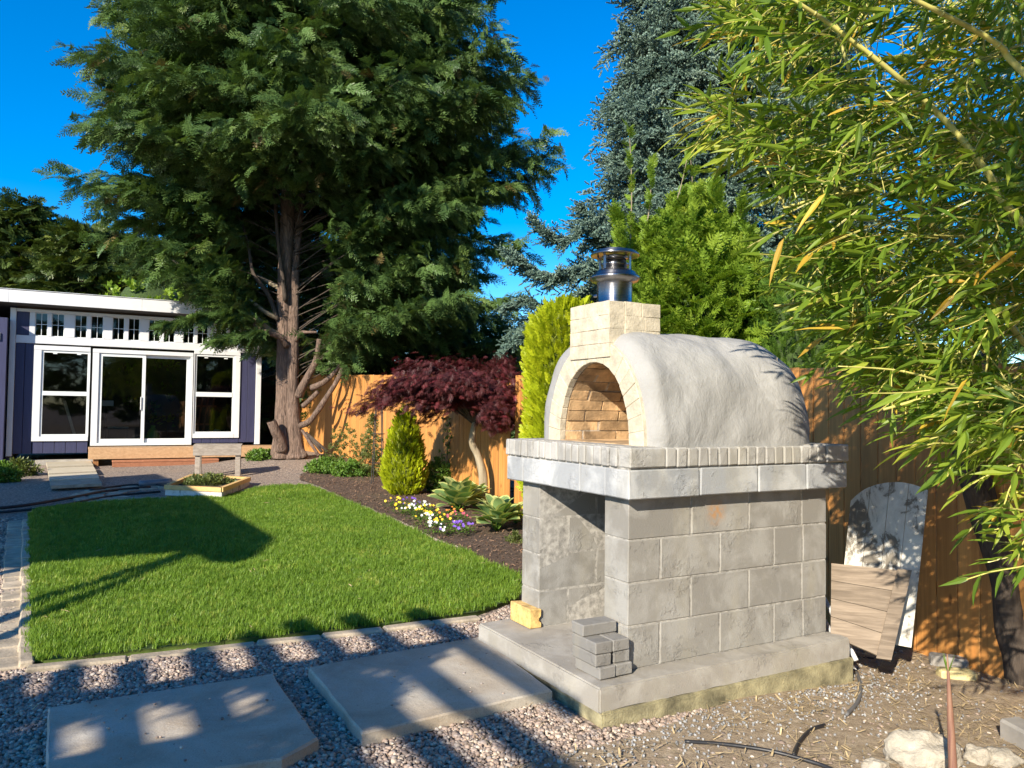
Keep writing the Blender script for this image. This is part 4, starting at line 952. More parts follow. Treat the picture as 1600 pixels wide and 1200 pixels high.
# cleat down its right edge
A_, B_ = P2[1]+n2*.022, P2[2]+n2*.022; w_ = (P2[0]-P2[1]).normalized()*.075; r0 = r2.location
mesh('edge_batten', [v-r0 for v in (A_, A_+w_, B_+w_, B_, A_-n2*.02, A_+w_-n2*.02, B_+w_-n2*.02, B_-n2*.02)], [(0,1,2,3),(7,6,5,4),(0,4,5,1),(1,5,6,2),(2,6,7,3),(3,7,4,0)], m_oldwood, r2)
for a, b, lab in (((1288, 935, 4.75), (1338, 1032, 4.42), 'white plastic pipe leaning behind the slab corner, the upper one'), ((1284, 962, 4.75), (1330, 1040, 4.40), 'white plastic pipe beside the slab corner, the lower one')):
    tag(MB().tube([D(*a), D(*b)], .013, 10).build('plastic_pipe', m_white, None, True), lab, 'pipe')
def rock(name, u, v, sz, m, label, seed, cat='rock', squash=.6, flat=None):
    bm = bmesh.new(); bmesh.ops.create_icosphere(bm, subdivisions=4, radius=1); o_ = Vector((seed*7.1, seed*3.3, 0))
    for q in bm.verts:
        c = q.co.copy(); k = 1+.38*noise.noise(c*1.2+o_)+.16*noise.noise(c*3+o_)+.06*noise.noise(c*8+o_)
        q.co = Vector((c.x*sz[0], c.y*sz[1], c.z*sz[2]))*k
    V = [q.co.copy() for q in bm.verts]; F = [[q.index for q in f.verts] for f in bm.faces]; bm.free()
    o = mesh(name, V, F, m, None, True); o.location = G(u, v)+Vector((0, 0, sz[2]*.45)); return tag(o, label, cat)
m_rubble = plain('pale_rubble', (.40, .355, .28), .95, var=.22, nscale=12, bmp=.9, bscale=50, dist=.012)
rock('concrete_rubble', 1440, 1196, (.15, .10, .09), m_rubble, 'largest pale concrete lump at the bottom edge left of the bamboo shoot', 1)
rock('concrete_rubble', 1528, 1190, (.055, .05, .045), m_rubble, 'small pale concrete lump right of the bamboo shoot', 2)
rock('concrete_rubble', 1566, 1195, (.075, .06, .045), m_rubble, 'pale concrete lump in the bottom right corner', 3)
rock('concrete_rubble', 1368, 1204, (.05, .04, .03), m_rubble, 'small pale concrete lump left of the largest lump', 4)
def lyingbrick(u, v, dx, dy, dz, rot, m, label, cat):
    V, F = bevbox(-dx/2, dx/2, -dy/2, dy/2, 0, dz, .012, .006, random.random()); o = mesh(cat.replace(' ', '_'), V, F, m); o.location = G(u, v)-Vector((0, 0, .005)); o.rotation_euler = (0, 0, rot); return tag(o, label, cat)
lyingbrick(1482, 1040, .21, .10, .065, -.35, plain('grey_stone', (.30, .28, .25), .9, var=.2, bmp=.5), 'grey brick on the dirt at the foot of the shaded fence', 'grey brick')
lyingbrick(1494, 1060, .20, .09, .06, -.08, m_yellowstone, 'pale yellow brick lying in front of the grey one near the fence', 'yellow brick')
lyingbrick(1600, 1165, .12, .16, .10, .2, plain('grey_block', (.27, .25, .22), .9), 'grey block at the right edge on the dirt', 'grey block')
lying('drip_line', [(1070,1162),(1130,1166),(1200,1176),(1262,1192),(1300,1206),(1360,1240)], .009, m_black, 'black drip line running across the dirt at the bottom', 'drip line')
lying('drip_line', [(1240,1184),(1250,1162),(1268,1144),(1288,1137)], .010, m_black, 'short black drip line branching upward off the longer one', 'drip line')
lying('corrugated_hose', [(1338,1052),(1345,1075),(1340,1100),(1322,1120)], .010, plain('grey_hose', (.13, .13, .13), .6), 'grey corrugated hose end behind the slab corner', 'hose')
lying('cable', [(1330,1020),(1345,1028),(1365,1030)], .006, m_black, 'black cable at the foot of the plank panel', 'cable')
# bamboo shoot
sh0 = G(1492, 1262); sh1 = D(1480, 1022, sh0.y+.02)
shoot = empty('bamboo_shoot', sh0, 'single brown-sheathed bamboo shoot rising from the dirt', 'bamboo shoot')
m_sheath = woodmat('shoot_sheath', (.13, .05, .04), (.30, .17, .10), (60, 60, 4), .6, .05, False)
P = [Vector((0, 0, 0)).lerp(sh1-sh0, t) for t in np.linspace(0, 1, 9)]
MB().tube(P, [.016, .016, .0155, .0145, .013, .011, .008, .005, .002], 10).build('sheath', m_sheath, shoot, True)
for k in range(4):
    a = P[8]; d = Vector((cos(k*1.7)*.02, sin(k*1.7)*.02, .055)); s_ = Vector((-d.y, d.x, 0)).normalized()*.004
    mesh('leaf_tip', [P[7]-s_, P[7]+s_, P[7]+d*.6+s_, P[7]+d*1.3, P[7]+d*.6-s_], [(0, 1, 2, 3, 4)], l_green, shoot)
for k in (): MB().tube([P[k]+Vector((0, 0, -.01)), P[k]+Vector((.002, 0, .045))], [.0172, .0135] if k < 5 else [.0125, .010], 10).build('sheath_edge', m_palewood, shoot, True)
# ------------------------------------------------------------ foliage building blocks
def spray(seed, m, L=1., nside=9, tw=.34, seg=4, w=.030, droop=.25, ang=48, flat=.08, taper=.8, flip=False):
    """a flat conifer spray: an axis with side twigs, each a chain of small leaf scales"""
    r = random.Random(seed); V = []; F = []
    def axis(t): return Vector((L*t, .04*L*sin(3*t+seed), -droop*L*t*t+.10*L*t))
    for i in range(nside*2):
        t = (i+1.2)/(nside*2+1.2); s_ = 1 if i % 2 else -1; p = axis(t); ln = tw*L*(1-taper*abs(t-.30)/.7)*r.uniform(.75, 1.2)
        a = radians(ang*r.uniform(.8, 1.15)); d = Vector((cos(a), s_*sin(a), r.uniform(-.15, .1)-.1)).normalized()
        for k in range(seg):
            q = p+d*ln*k/seg; e = d.copy(); e.x += .35*(k % 2*2-1)*0 ; 
            for sg in ((0,) if k == seg-1 else (-1, 1)):
                a2 = radians(34*sg*r.uniform(.7, 1.2)); dd = Vector((d.x*cos(a2)-d.y*sin(a2), d.x*sin(a2)+d.y*cos(a2), d.z+r.uniform(-.25, .15))).normalized()
                l2 = ln/seg*(1.7 if sg else 2.0)*r.uniform(.8, 1.2); nn = dd.cross(Vector((r.uniform(-.4, .4), r.uniform(-.4, .4), 1))).normalized()*w*L
                b = len(V); V += [q-nn*.35, q+nn*.35, q+dd*l2*.55+nn, q+dd*l2, q+dd*l2*.55-nn]; F += [(b, b+1, b+2, b+3, b+4)]
    b = len(V); V += [axis(0)+Vector((0, -.006, 0))*L, axis(0)+Vector((0, .006, 0))*L, axis(.6)+Vector((0, .004, 0))*L, axis(1), axis(.6)-Vector((0, .004, 0))*L]; F.append((b, b+1, b+2, b+3, b+4))
    return proto('spray', V, F, m)
def tuft_needles(seed, m, n=34, L=.55, w=.06, stem=1.0, clusters=7):
    """a spruce twig: short stubby brushes of needles along a forked stem"""
    r = random.Random(seed); V = []; F = []
    for c in range(clusters):
        t = (c+.5)/clusters; s_ = (-1, 1)[c % 2]; base = Vector((stem*t*.8, 0, -.06*t)); a = radians(r.uniform(30, 60))*s_*(0 if c == clusters-1 else 1)
        d = Vector((cos(a), sin(a), r.uniform(-.1, .25))).normalized(); ll = stem*.34*r.uniform(.8, 1.2)*(1-.3*t)
        for i in range(n):
            u = (i+.5)/n; q = base+d*ll*u; ax = d.orthogonal().normalized(); th = r.uniform(0, 2*pi); o_ = ax*cos(th)+d.cross(ax)*sin(th)
            e = (o_*.9+d*.9).normalized()*L*.17*(1.1-.35*u); sd = e.cross(d).normalized()*w*.45
            b = len(V); V += [q-sd, q+sd, q+e]; F.append((b, b+1, b+2))
        b = len(V); sd = d.cross(Vector((0, 0, 1))).normalized()*.022; V += [base-sd, base+sd, base+d*ll]; F.append((b, b+1, b+2))
    return proto('twig', V, F, m)
def euler_dir(d, roll=0):
    """euler so that local +X points along d, local +Z stays near up"""
    d = Vector(d).normalized(); y = Vector((0, 0, 1)).cross(d)
    if y.length < 1e-3: y = Vector((0, 1, 0))
    y.normalize(); z = d.cross(y); M = Matrix((d, y, z)).transposed()
    if roll: M = M @ Matrix.Rotation(roll, 3, 'X')
    return M.to_euler()
def conifer(name, base, H, Rf, nprim, protos, sc, label, group=None, lean=(0, 0), z0=.2, up=.5, barkm=None, trunk_r=.3, seed=1, dens=1.0, inner=.28, twist=.5, second=.30, limbs=True, trunk=True, step=.22, up_tip=.0, droopz=.0, hang=.0, idxw=None, limbk=1.0, rvar=.78):
    r = random.Random(seed); base = Vector(base); root = empty(name, base, label, 'tree', 0, group); P = []; R = []; SC = []; wood = MB()
    ga = pi*(3-sqrt(5))
    for i in range(nprim):
        f = (i+.5)/nprim; zh = z0*H+(1-z0)*H*(1-(1-f)**1.0)*.985; az = i*ga+r.uniform(-.3, .3); RR = Rf(zh, az)
        if RR < .25: continue
        RR *= r.uniform(rvar, 1.12); el0 = up*r.uniform(.6, 1.3); st = base+Vector((lean[0]*zh/H, lean[1]*zh/H, zh-RR*.30*up)); n = 10; pts = []
        d = Vector((cos(az), sin(az), 0)); side = Vector((-sin(az), cos(az), 0)); bend = r.uniform(-.12, .12)
        for k in range(n+1):
            t = k/n; pts.append(st+d*RR*t+side*bend*RR*t*t+Vector((0, 0, RR*(el0*t-el0*.55*t*t+up_tip*t*t*t-droopz*t*t))))
        if limbs: wood.tube(pts, [max(.004, limbk*trunk_r*.16*(RR/5+.35)*(1-.95*k/n)**1.2) for k in range(n+1)], 5, caps=False)
        nsec = max(4, int(RR/.28*dens))
        for s_ in range(nsec):
            t = inner+(1-inner)*(s_+.5)/nsec; p = pts[min(n-1, int(t*n))].lerp(pts[min(n, int(t*n)+1)], t*n-int(t*n)); sg = 1 if s_ % 2 else -1
            tang = (pts[min(n, int(t*n)+1)]-pts[int(t*n)-1 if t*n >= 1 else 0]).normalized()
            L2 = min(1.5, second*RR*(1.15-t)+.28)*r.uniform(.7, 1.2); a = radians(r.uniform(35, 65))*sg
            dd = (tang*cos(a)+side*sin(a)*1.0+Vector((0, 0, r.uniform(-.15, .25)))).normalized(); m_ = max(1, int(L2/step))
            for q in range(m_+1):
                pp = p+dd*L2*q/max(1, m_)+Vector((0, 0, -.10*L2*(q/max(1, m_))**2)); sd2 = r.choice((-1, 1)); 
                e = (dd+Vector((r.uniform(-twist, twist), r.uniform(-twist, twist), r.uniform(-twist*1.3-hang, twist*.6-hang)))).normalized()
                P.append(pp); R.append(euler_dir(e, r.uniform(-1.25, 1.25))); SC.append(sc*r.uniform(.7, 1.25))
        for q in range(3):
            P.append(pts[-1]-tang*q*.15); R.append(euler_dir(tang+Vector((r.uniform(-.3, .3), r.uniform(-.3, .3), .1)))); SC.append(sc*r.uniform(.8, 1.1))
    if P: o = gn_scatter('crown', [tuple(p) for p in P], [tuple(e) for e in R], SC, protos, None, root, 'stuff', None if idxw is None else [r.choices(range(len(protos)), idxw)[0] for _ in P])
    if limbs and wood.V: wood.build('branches', barkm or m_bark, root, True, True)['kind'] = 'stuff'
    if trunk:
        MB().tube([base+Vector((lean[0]*t, lean[1]*t, H*t-.1)) for t in np.linspace(0, .97, 10)], [trunk_r*(1-.93*t)+.01 for t in np.linspace(0, 1, 10)], 12, .15).build('trunk', barkm or m_bark, root, True, True)
    return root, len(P)

cyp = [spray(i, l_cyp, 1, 9, .36, 4, .024, .35+.2*(i % 3)) for i in range(5)]; cyp.append(spray(77, l_cypdry, 1, 7, .3, 3, .02, .5))
hedgep = [spray(20+i, l_hedge, 1, 8, .4, 3, .035, .15) for i in range(4)]
thup = [spray(30+i, l_thuja, 1, 9, .42, 4, .028, .35, 42) for i in range(4)]
goldp = [spray(40+i, l_gold, 1, 7, .30, 4, .035, .05, 38) for i in range(4)]
grnp = [spray(50+i, l_green, 1, 7, .40, 3, .045, .1, 40) for i in range(3)]
sprp = [tuft_needles(i, l_spruce) for i in range(4)]

def bough(root_o, pts, y_, nside, sc, protos, m=m_darkbark, seed=3, L2=.55, wr=1.0):
    r = random.Random(seed); P = smooth_path([D(u, v, y_+dy) for u, v, dy in pts], 8); MB().tube(P, list(np.linspace(.03*wr, .008*wr, len(P))), 6).build('bough', m, root_o, True, True)
    A, B, C = [], [], []
    for i, p in enumerate(P):
        t = (P[min(i+1, len(P)-1)]-P[max(0, i-1)]).normalized()
        for k in range(nside):
            s_ = r.choice((-1, 1)); a = radians(r.uniform(25, 70))*s_; z = Vector((0, 0, 1)); sd = t.cross(z).normalized(); d = (t*cos(a)+sd*sin(a)*.6+z*sin(a)*.35*r.uniform(-1, 1)+Vector((0, 0, -.1))).normalized(); ln = L2*r.uniform(.2, 1)*(1-.55*i/len(P))
            for q in range(max(1, int(ln/.12))): A.append(tuple(p+d*q*.12)); B.append(tuple(euler_dir(d+Vector((r.uniform(-.3, .3), r.uniform(-.3, .3), r.uniform(-.3, .3))), r.uniform(-1, 1)))); C.append(sc*r.uniform(.8, 1.2))
    gn_scatter('bough_needles', A, B, C, protos, None, root_o)
# ------------------------------------------------------------ the great conifer left of centre
TB = D(452, 712, 17.0); TB.z = g(TB.x, TB.y)-.05
def Rbig(z, az):
    zs = [1.6, 2.3, 3.3, 4.2, 5.2, 6.6, 8, 10.5, 13, 15, 16.5]
    rt = lerpn(z, zs, [2.0, 4.3, 5.2, 5.6, 5.6, 5.7, 5.1, 4.3, 3.2, 1.9, .5]); lf = lerpn(z, zs, [0, 0, 3.2, 4.6, 5.0, 5.0, 4.7, 4.1, 3.0, 1.8, .5])
    c = cos(az); k = .5+.5*c; w = k*rt*.94+(1-k)*lf*.86; fr = -sin(az)                       # fr>0: towards the camera
    if z < 5.0 and c < .5 and fr > -.55:                                             # open side where the bare trunk shows
        if c > -.80: return 0
    if z < 5.6 and abs(c) < .85 and fr > .4: return 0
    if c < -.5 and z < 3.6: return w*.8
    return w*(1-.18*abs(sin(az)))
big, nb = conifer('conifer_tree', TB, 16.8, Rbig, 520, cyp, .40, 'very tall dark green conifer with reddish twin trunk at the end of the fence', None, z0=.13, up=.62, trunk=False, trunk_r=.36, seed=5, dens=1.9, inner=.22, second=.34, step=.145, rvar=.68, up_tip=.05, hang=.25, idxw=[6, 6, 6, 6, 6, .7], limbk=.20, barkm=m_darkbark)
# twin trunk
yT = 17.0
def tp_(u, v, dy=0): return D(u, v, yT+dy)
tr = MB(); mpx = 1206/yT
P = smooth_path([tp_(442, 716), tp_(443, 690), tp_(444, 640), tp_(445, 560), tp_(444, 480), tp_(447, 400), tp_(450, 300), tp_(452, 150, .1), tp_(455, -50, .2), tp_(456, -300, .3)], 6)
tr.tube(P, [float(np.interp(p.z, [.2, .5, 1.0, 2, 3.2, 4.5, 8, 14], [.27, .225, .20, .175, .165, .155, .13, .04])) for p in P], 20, .25, 2.5)
P = smooth_path([tp_(462, 716, -.05), tp_(461, 690, -.05), tp_(458, 640, -.05), tp_(457, 560, -.05), tp_(458, 490, 0), tp_(462, 400, .1), tp_(470, 300, .2), tp_(482, 150, .3), tp_(490, 0, .4)], 6)
tr.tube(P, [float(np.interp(p.z, [.2, .5, 1.0, 2, 3.2, 4.5, 8, 11], [.24, .18, .155, .14, .125, .105, .08, .03])) for p in P], 20, .25, 2.5)
for (u, v, r_) in ((438, 714, .10), (452, 716, .13), (468, 715, .13), (476, 712, .09)):
    tr.tube(smooth_path([tp_(u, v+3, -.1), tp_((u+450)/2, v-22, -.05), tp_(450, v-60, 0)], 4), [r_, r_*.98, r_*.95, r_*.9, r_*.8, r_*.7, r_*.6, r_*.5, .05], 12, .3, 3)
tr.build('trunk', m_bark, big, True, True)
def limb(pts, r0, r1, m=m_bark, nm='limb', root=big):
    P = smooth_path([tp_(*p) for p in pts], 4); MB().tube(P, list(np.linspace(r0, r1, len(P))), 10, .15, 4).build(nm, m, root, True, True)
limb([(434,524,-.1),(415,513,-.4),(396,495,-.6),(372,482,-.8),(350,470,-1),(325,455,-1.2),(298,436,-1.3),(275,410,-1.4),(262,398,-1.4)], .085, .03, m_barkpale)
limb([(434,497,-.1),(415,488,-.3),(382,463,-.5),(355,450,-.6)], .06, .02, m_barkpale)
limb([(440,452,0),(400,430,.3),(365,412,.5),(330,400,.6),(292,378,.7)], .055, .02, m_barkpale)
limb([(434,500,-.15),(420,462,-.2),(408,445,-.3),(395,425,-.3),(389,391,-.3),(378,350,-.3),(357,320,-.3)], .055, .02, m_darkbark)
limb([(446,470,-.2),(440,420,-.25),(434,370,-.3),(430,320,-.3),(425,270,-.3)], .05, .03, m_darkbark)
limb([(448,540,-.2),(437,526,-.4),(418,520,-.6),(396,506,-.7)], .07, .03)
limb([(462,532,-.1),(470,520,-.2),(482,519,-.3),(495,519,-.4)], .05, .02)
limb([(467,618,-.1),(473,604,-.2),(484,583,-.3),(494,562,-.4),(499,530,-.4)], .10, .055)
limb([(470,665,-.1),(484,658,-.3),(497,641,-.5),(512,618,-.6),(524,600,-.7),(536,575,-.8)], .07, .05)
limb([(474,634,-.1),(483,626,-.3),(497,612,-.4)], .06, .045)
limb([(488,606,-.2),(505,598,-.4),(520,585,-.5),(532,570,-.5)], .075, .03)
limb([(441,704,-.2),(436,685,-.3),(430,672,-.4),(424,658,-.45)], .13, .10); 
mesh('sawn_end', [tp_(424,658,-.45)+Vector((cos(a)*.10, sin(a)*.10-.02, .01*cos(a)+.012)) for a in np.linspace(0, 2*pi, 14)[:-1]], [tuple(range(13))], m_cutwood, big, world=True)
for i, (a, b) in enumerate((((472,672,-.2),(498,712,-.5)), ((478,676,-.2),(503,706,-.4)), ((482,680,-.3),(512,706,-.4)))):
    tag(MB().tube([tp_(*a), tp_(*b)], .035, 8).build('stick', m_darkbark if i else m_bark, None, True), ['light brown stick leaning on the conifer trunk, leftmost of three', 'dark stick leaning on the conifer trunk, middle of three', 'dark stick leaning on the conifer trunk, nearest the orange fence'][i], 'stick', 'sticks leaning by the trunk')

for i, pth in enumerate([[(400,500,-.9),(370,480,-.9),(330,455,-1.2),(290,420,-1.3),(255,385,-1.4)], [(390,490,-.7),(350,492,-1.0),(300,497,-1.3),(262,505,-1.5)], [(400,470,-.3),(350,440,-.5),(300,425,-.7),(240,415,-.8)], [(380,430,.3),(330,400,.6),(280,365,.7),(220,350,.8)], [(420,515,-.6),(385,522,-.9),(345,530,-1.2)]]):
    bough(big, pth, 17.0, 4, .36, cyp[:5], m_barkpale, 120+i, .6, .5)
# ------------------------------------------------------------ conifers behind the studio and fences
hd = [(-60, 27, 8.6, 2.6, 330), (22, 26, 8.2, 1.9, 310), (62, 27, 7.6, 1.8, 345), (120, 25.5, 6.9, 2.2, 352), (170, 27, 6.6, 2.0, 362), (235, 26, 5.7, 2.2, 380), (300, 28, 5.6, 2.4, 0), (380, 28, 5.4, 2.4, 0)]
hl = ['conifer behind the studio at the left edge, partly out of the picture', 'tallest pointed conifer above the left end of the studio roof', 'second pointed conifer from the left behind the studio', 'rounded olive conifer behind the studio, left of the great tree', 'conifer behind the studio half under the great tree branches', 'low dark conifer behind the studio roof under the great tree', 'dark conifer behind the right half of the studio roof', 'dark conifer behind the studio corner next to the trunk']
for i, (u, y_, h, R_, vt) in enumerate(hd):
    b = D(u, 700, y_); b.z = .15
    if vt: h = D(u, vt, y_).z-.1
    conifer('conifer_tree', b, h, (lambda R_, h: (lambda z, az: R_*min(1, (1.02-z/h)*1.9)**.8 if z < h else 0))(R_, h), 135, hedgep, .62, hl[i], 'conifers behind the studio', z0=.05, up=.5, trunk_r=.12, seed=20+i, dens=1.0, inner=.35, step=.3, barkm=m_darkbark)
# far conifers low behind the left fence, seen between trunk and maple
fl = ['dark conifer beyond the orange fence next to the great trunk', 'dark conifer beyond the orange fence, second from the trunk', 'conifer beyond the fence above the left part of the red maple', 'conifer beyond the fence above the right part of the red maple', 'low conifer beyond the fence left of the clipped golden column']
for i, (u, y_, h, R_) in enumerate([(520, 22.5, 5.5, 2.3), (600, 21.5, 5.0, 2.3), (670, 20.5, 4.6, 2.1), (745, 19.5, 3.5, 1.6), (800, 18.5, 3.1, 1.2)]):
    b = D(u, 700, y_); b.z = .1
    conifer('conifer_tree', b, h, (lambda R_, h: (lambda z, az: R_*min(1, (1.03-z/h)*1.8)**.8 if z < h else 0))(R_, h), 70, cyp[:5], .6, fl[i], 'conifers beyond the orange fence', z0=.08, up=.4, trunk_r=.12, seed=40+i, dens=1.0, inner=.35, step=.3, barkm=m_darkbark)
# blue spruce
b = D(1560, 700, 15); b.z = -.1; conifer('conifer_tree', b, 7.5, (lambda z, az: 2.6*min(1, (1.03-z/7.5)*1.8)), 110, cyp[:5], .5, 'dark conifer beyond the fence behind the bamboo at the right', None, z0=.05, up=.4, trunk_r=.12, seed=91, inner=.35, step=.25, barkm=m_darkbark)
SBs = D(1140, 700, 13.0); SBs.z = -.1
def Rsp(z, az):
    w = lerpn(z, [.3, 1.5, 3.0, 4.2, 5.4, 7.0, 8.4, 10, 12, 13.5], [2.9, 2.8, 2.5, 2.2, 2.05, 2.0, 1.75, 1.4, .8, .2]); c = cos(az)
    if c < -.6 and 2.8 < z < 4.6: w *= 1.15
    return w
conifer('blue_spruce', SBs, 13.6, Rsp, 340, sprp, .36, 'tall blue-green spruce rising behind the chimney pipe', None, z0=.04, up=.16, trunk_r=.22, seed=60, dens=2.4, inner=.40, twist=.6, second=.36, step=.12, limbk=.6, barkm=m_darkbark, droopz=.12)
# its long low boughs reaching left over the fence
spr = [o for o in COL.objects if o.name.startswith('blue_spruce')][0]
bough(spr, [(960,390,-.2),(920,360,-.4),(890,372,-.5),(862,366,-.5),(838,348,-.5)], 12.0, 4, .24, sprp, seed=4)
bough(spr, [(960,440,-.2),(930,420,-.3),(900,424,-.4),(865,432,-.5),(830,418,-.5),(808,405,-.5)], 12.0, 5, .26, sprp, seed=5, L2=.65)
bough(spr, [(960,320,0),(935,340,-.2),(915,330,-.3)], 12.0, 4, .24, sprp, seed=6)
bough(spr, [(870,490,0),(840,500,-.2),(815,520,-.3),(795,540,-.3)], 12.5, 5, .26, sprp, seed=7, L2=.7)
bough(spr, [(960,470,0),(900,470,-.2),(860,480,-.3),(825,470,-.3),(795,478,-.3)], 12.3, 4, .24, sprp, seed=8, L2=.5)

# ------------------------------------------------------------ shrubs built on a profile
def shrub(name, base, prof, n, protos, sc, label, cat='shrub', group=None, up=1.1, seed=1, core=True, corem=None, depth=.10, rnd=.35, sq=1.0, rot=0):
    """prof: (height, radius) pairs; twigs point out and up over the surface, with a few layers inside"""
    r = random.Random(seed); base = Vector(base); root = empty(name, base, label, cat, 0, group); zs = [p[0] for p in prof]; rs = [p[1] for p in prof]; A, B, C = [], [], []
    wts = np.interp(np.linspace(zs[0], zs[-1], 200), zs, rs)+.05; cum = np.cumsum(wts)/wts.sum()
    for i in range(n):
        z = zs[0]+(zs[-1]-zs[0])*float(np.interp(r.random(), cum, np.linspace(0, 1, 200))); th = r.uniform(0, 2*pi); R_ = lerpn(z, zs, rs); k = 1+.16*noise.noise(Vector((cos(th)*2+seed, sin(th)*2, z*3.0/max(.3, zs[-1])*2)))
        kk = 1 if sq == 1 else 1/((abs(cos(th-rot))**sq+abs(sin(th-rot))**sq)**(1/sq))
        if z > zs[-1]*.93: R_ *= sqrt(r.random())
        rr = max(0, R_*k*kk-r.random()**2*depth*1.5-sc*.35); d = Vector((cos(th), sin(th), 0)); slope = (lerpn(z+.02, zs, rs)-lerpn(z-.02, zs, rs))/.04
        e = d+Vector((r.uniform(-rnd, rnd), r.uniform(-rnd, rnd), up+max(0, -slope)*.6+r.uniform(-rnd, rnd)))
        A.append(tuple(base+d*rr+Vector((0, 0, z-sc*.4)))); B.append(tuple(euler_dir(e, r.uniform(-1.5, 1.5)))); C.append(sc*r.uniform(.7, 1.2))
    gn_scatter('foliage', A, B, C, protos, None, root)
    if core:
        V = []; F = []; N = 20
        for z, R_ in prof:
            for k in range(N):
                th = 2*pi*k/N; kk = 1 if sq == 1 else 1/((abs(cos(th-rot))**sq+abs(sin(th-rot))**sq)**(1/sq)); q = max(.01, R_*kk*.84-sc*.3)*(1+.08*noise.noise(Vector((cos(th)*3, sin(th)*3, z*5)))); V.append((q*cos(th), q*sin(th), z*.95))
        for i in range(len(prof)-1):
            for k in range(N): F.append((i*N+k, i*N+(k+1) % N, (i+1)*N+(k+1) % N, (i+1)*N+k))
        F.append(tuple(range((len(prof)-1)*N, len(prof)*N))); mesh('inner_foliage', V, F, corem, root, True)
    return root
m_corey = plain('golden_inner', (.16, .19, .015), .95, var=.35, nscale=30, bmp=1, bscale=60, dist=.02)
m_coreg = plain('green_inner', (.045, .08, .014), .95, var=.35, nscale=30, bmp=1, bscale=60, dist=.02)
gb_ = G(631, 772)
shrub('golden_cypress', gb_, [(0, .20), (.12, .33), (.35, .345), (.6, .31), (.85, .27), (1.1, .20), (1.28, .12), (1.38, .03)], 2600, goldp, .10, 'bright golden-green conical dwarf conifer in front of the orange fence', corem=m_corey, seed=2, depth=.05)
cc_ = D(884, 690, 9.0); cc_.z = g(cc_.x, cc_.y)
ht = D(884, 470, 9.0).z-cc_.z
shrub('clipped_cedar_column', cc_, [(0, .40), (.4, .44), (1.2, .44), (2.0, .43), (ht-.25, .42), (ht-.08, .36), (ht, .22)], 6500, goldp, .13, 'tall flat-topped clipped golden-green column behind the oven', corem=m_corey, seed=3, depth=.05, sq=3.5, rot=T0, rnd=.4)
tb_ = D(1075, 690, 8.9); tb_.z = -.1; th_ = D(1075, 335, 8.9).z+.1
tj = shrub('feathery_thuja', tb_, [(0, .95), (1.5, 1.0), (2.2, .98), (th_*.75, .85), (th_*.9, .6), (th_, .25)], 3600, thup, .34, 'yellow-green feathery conifer with thin leaders behind the chimney pipe', corem=m_coreg, seed=4, depth=.2, up=.55, rnd=.6)
for i, (u0, v0, u1, v1) in enumerate(((985, 380, 983, 200), (1008, 370, 1018, 255), (1080, 350, 1078, 235), (1045, 350, 1075, 240))):
    bough(tj, [(u0, v0, 0), ((u0+u1)/2+3, (v0+v1)/2, 0), (u1, v1, 0)], 8.7, 1 if i < 3 else 1, .17, thup, m_barkpale, 50+i, .30, .35)
for i in range(16):
    u = 975+i*13+((i*7) % 5)*4; v = 352+((i*37) % 40)-(10 if 4 < i < 12 else -25); bough(tj, [(u, v+50, 0), (u+((i*13) % 9)-4, v+5, 0), (u+((i*29) % 21)-10, v-32-((i*17) % 25), 0)], 8.4+((i*5) % 7)*.15, 3, .22, thup, m_barkpale, 80+i, .35, .25)
rb_ = D(1262, 690, 8.2); rb_.z = -.15
shrub('round_conifer', rb_, [(0, .5), (1.2, .62), (D(1262, 500, 8.2).z+.15, .60), (D(1262, 420, 8.2).z+.15, .50), (D(1262, 368, 8.2).z+.15, .15)], 4200, grnp, .12, 'rounded mid-green conifer between the thuja and the bamboo', corem=m_coreg, seed=5, depth=.06)
# lime leafy shrub over the studio roof
ls = D(235, 470, 22.5); ls.z = .2
def leafcl(seed, m, n=14, L=.5, w=.14, spread=1.0):
    r = random.Random(seed); V = []; F = []
    for i in range(n):
        d = Vector((r.uniform(-.2, 1)*spread, r.uniform(-.8, .8)*spread, r.uniform(-.6, .8))).normalized(); p = Vector((r.uniform(0, .5), r.uniform(-.25, .25), r.uniform(-.2, .2))); s_ = d.cross(Vector((r.uniform(-1, 1), r.uniform(-1, 1), 1))).normalized()*w; b = len(V)
        V += [p, p+d*L*.45+s_, p+d*L, p+d*L*.45-s_]; F.append((b, b+1, b+2, b+3))
    return proto('leaf_cluster', V, F, m)
limep = [leafcl(i, l_thuja, 16) for i in range(3)]; darkp = [leafcl(10+i, l_green, 14, .45, .12) for i in range(3)]
shrub('lime_shrub', ls, [(0, 1.3), (2.5, 1.5), (3.9, 1.5), (D(235, 440, 22.5).z-.2, .9), (D(235, 428, 22.5).z-.2, .2)], 700, limep, .30, 'lime-green leafy shrub showing above the studio roof', corem=m_coreg, seed=6, depth=.2)

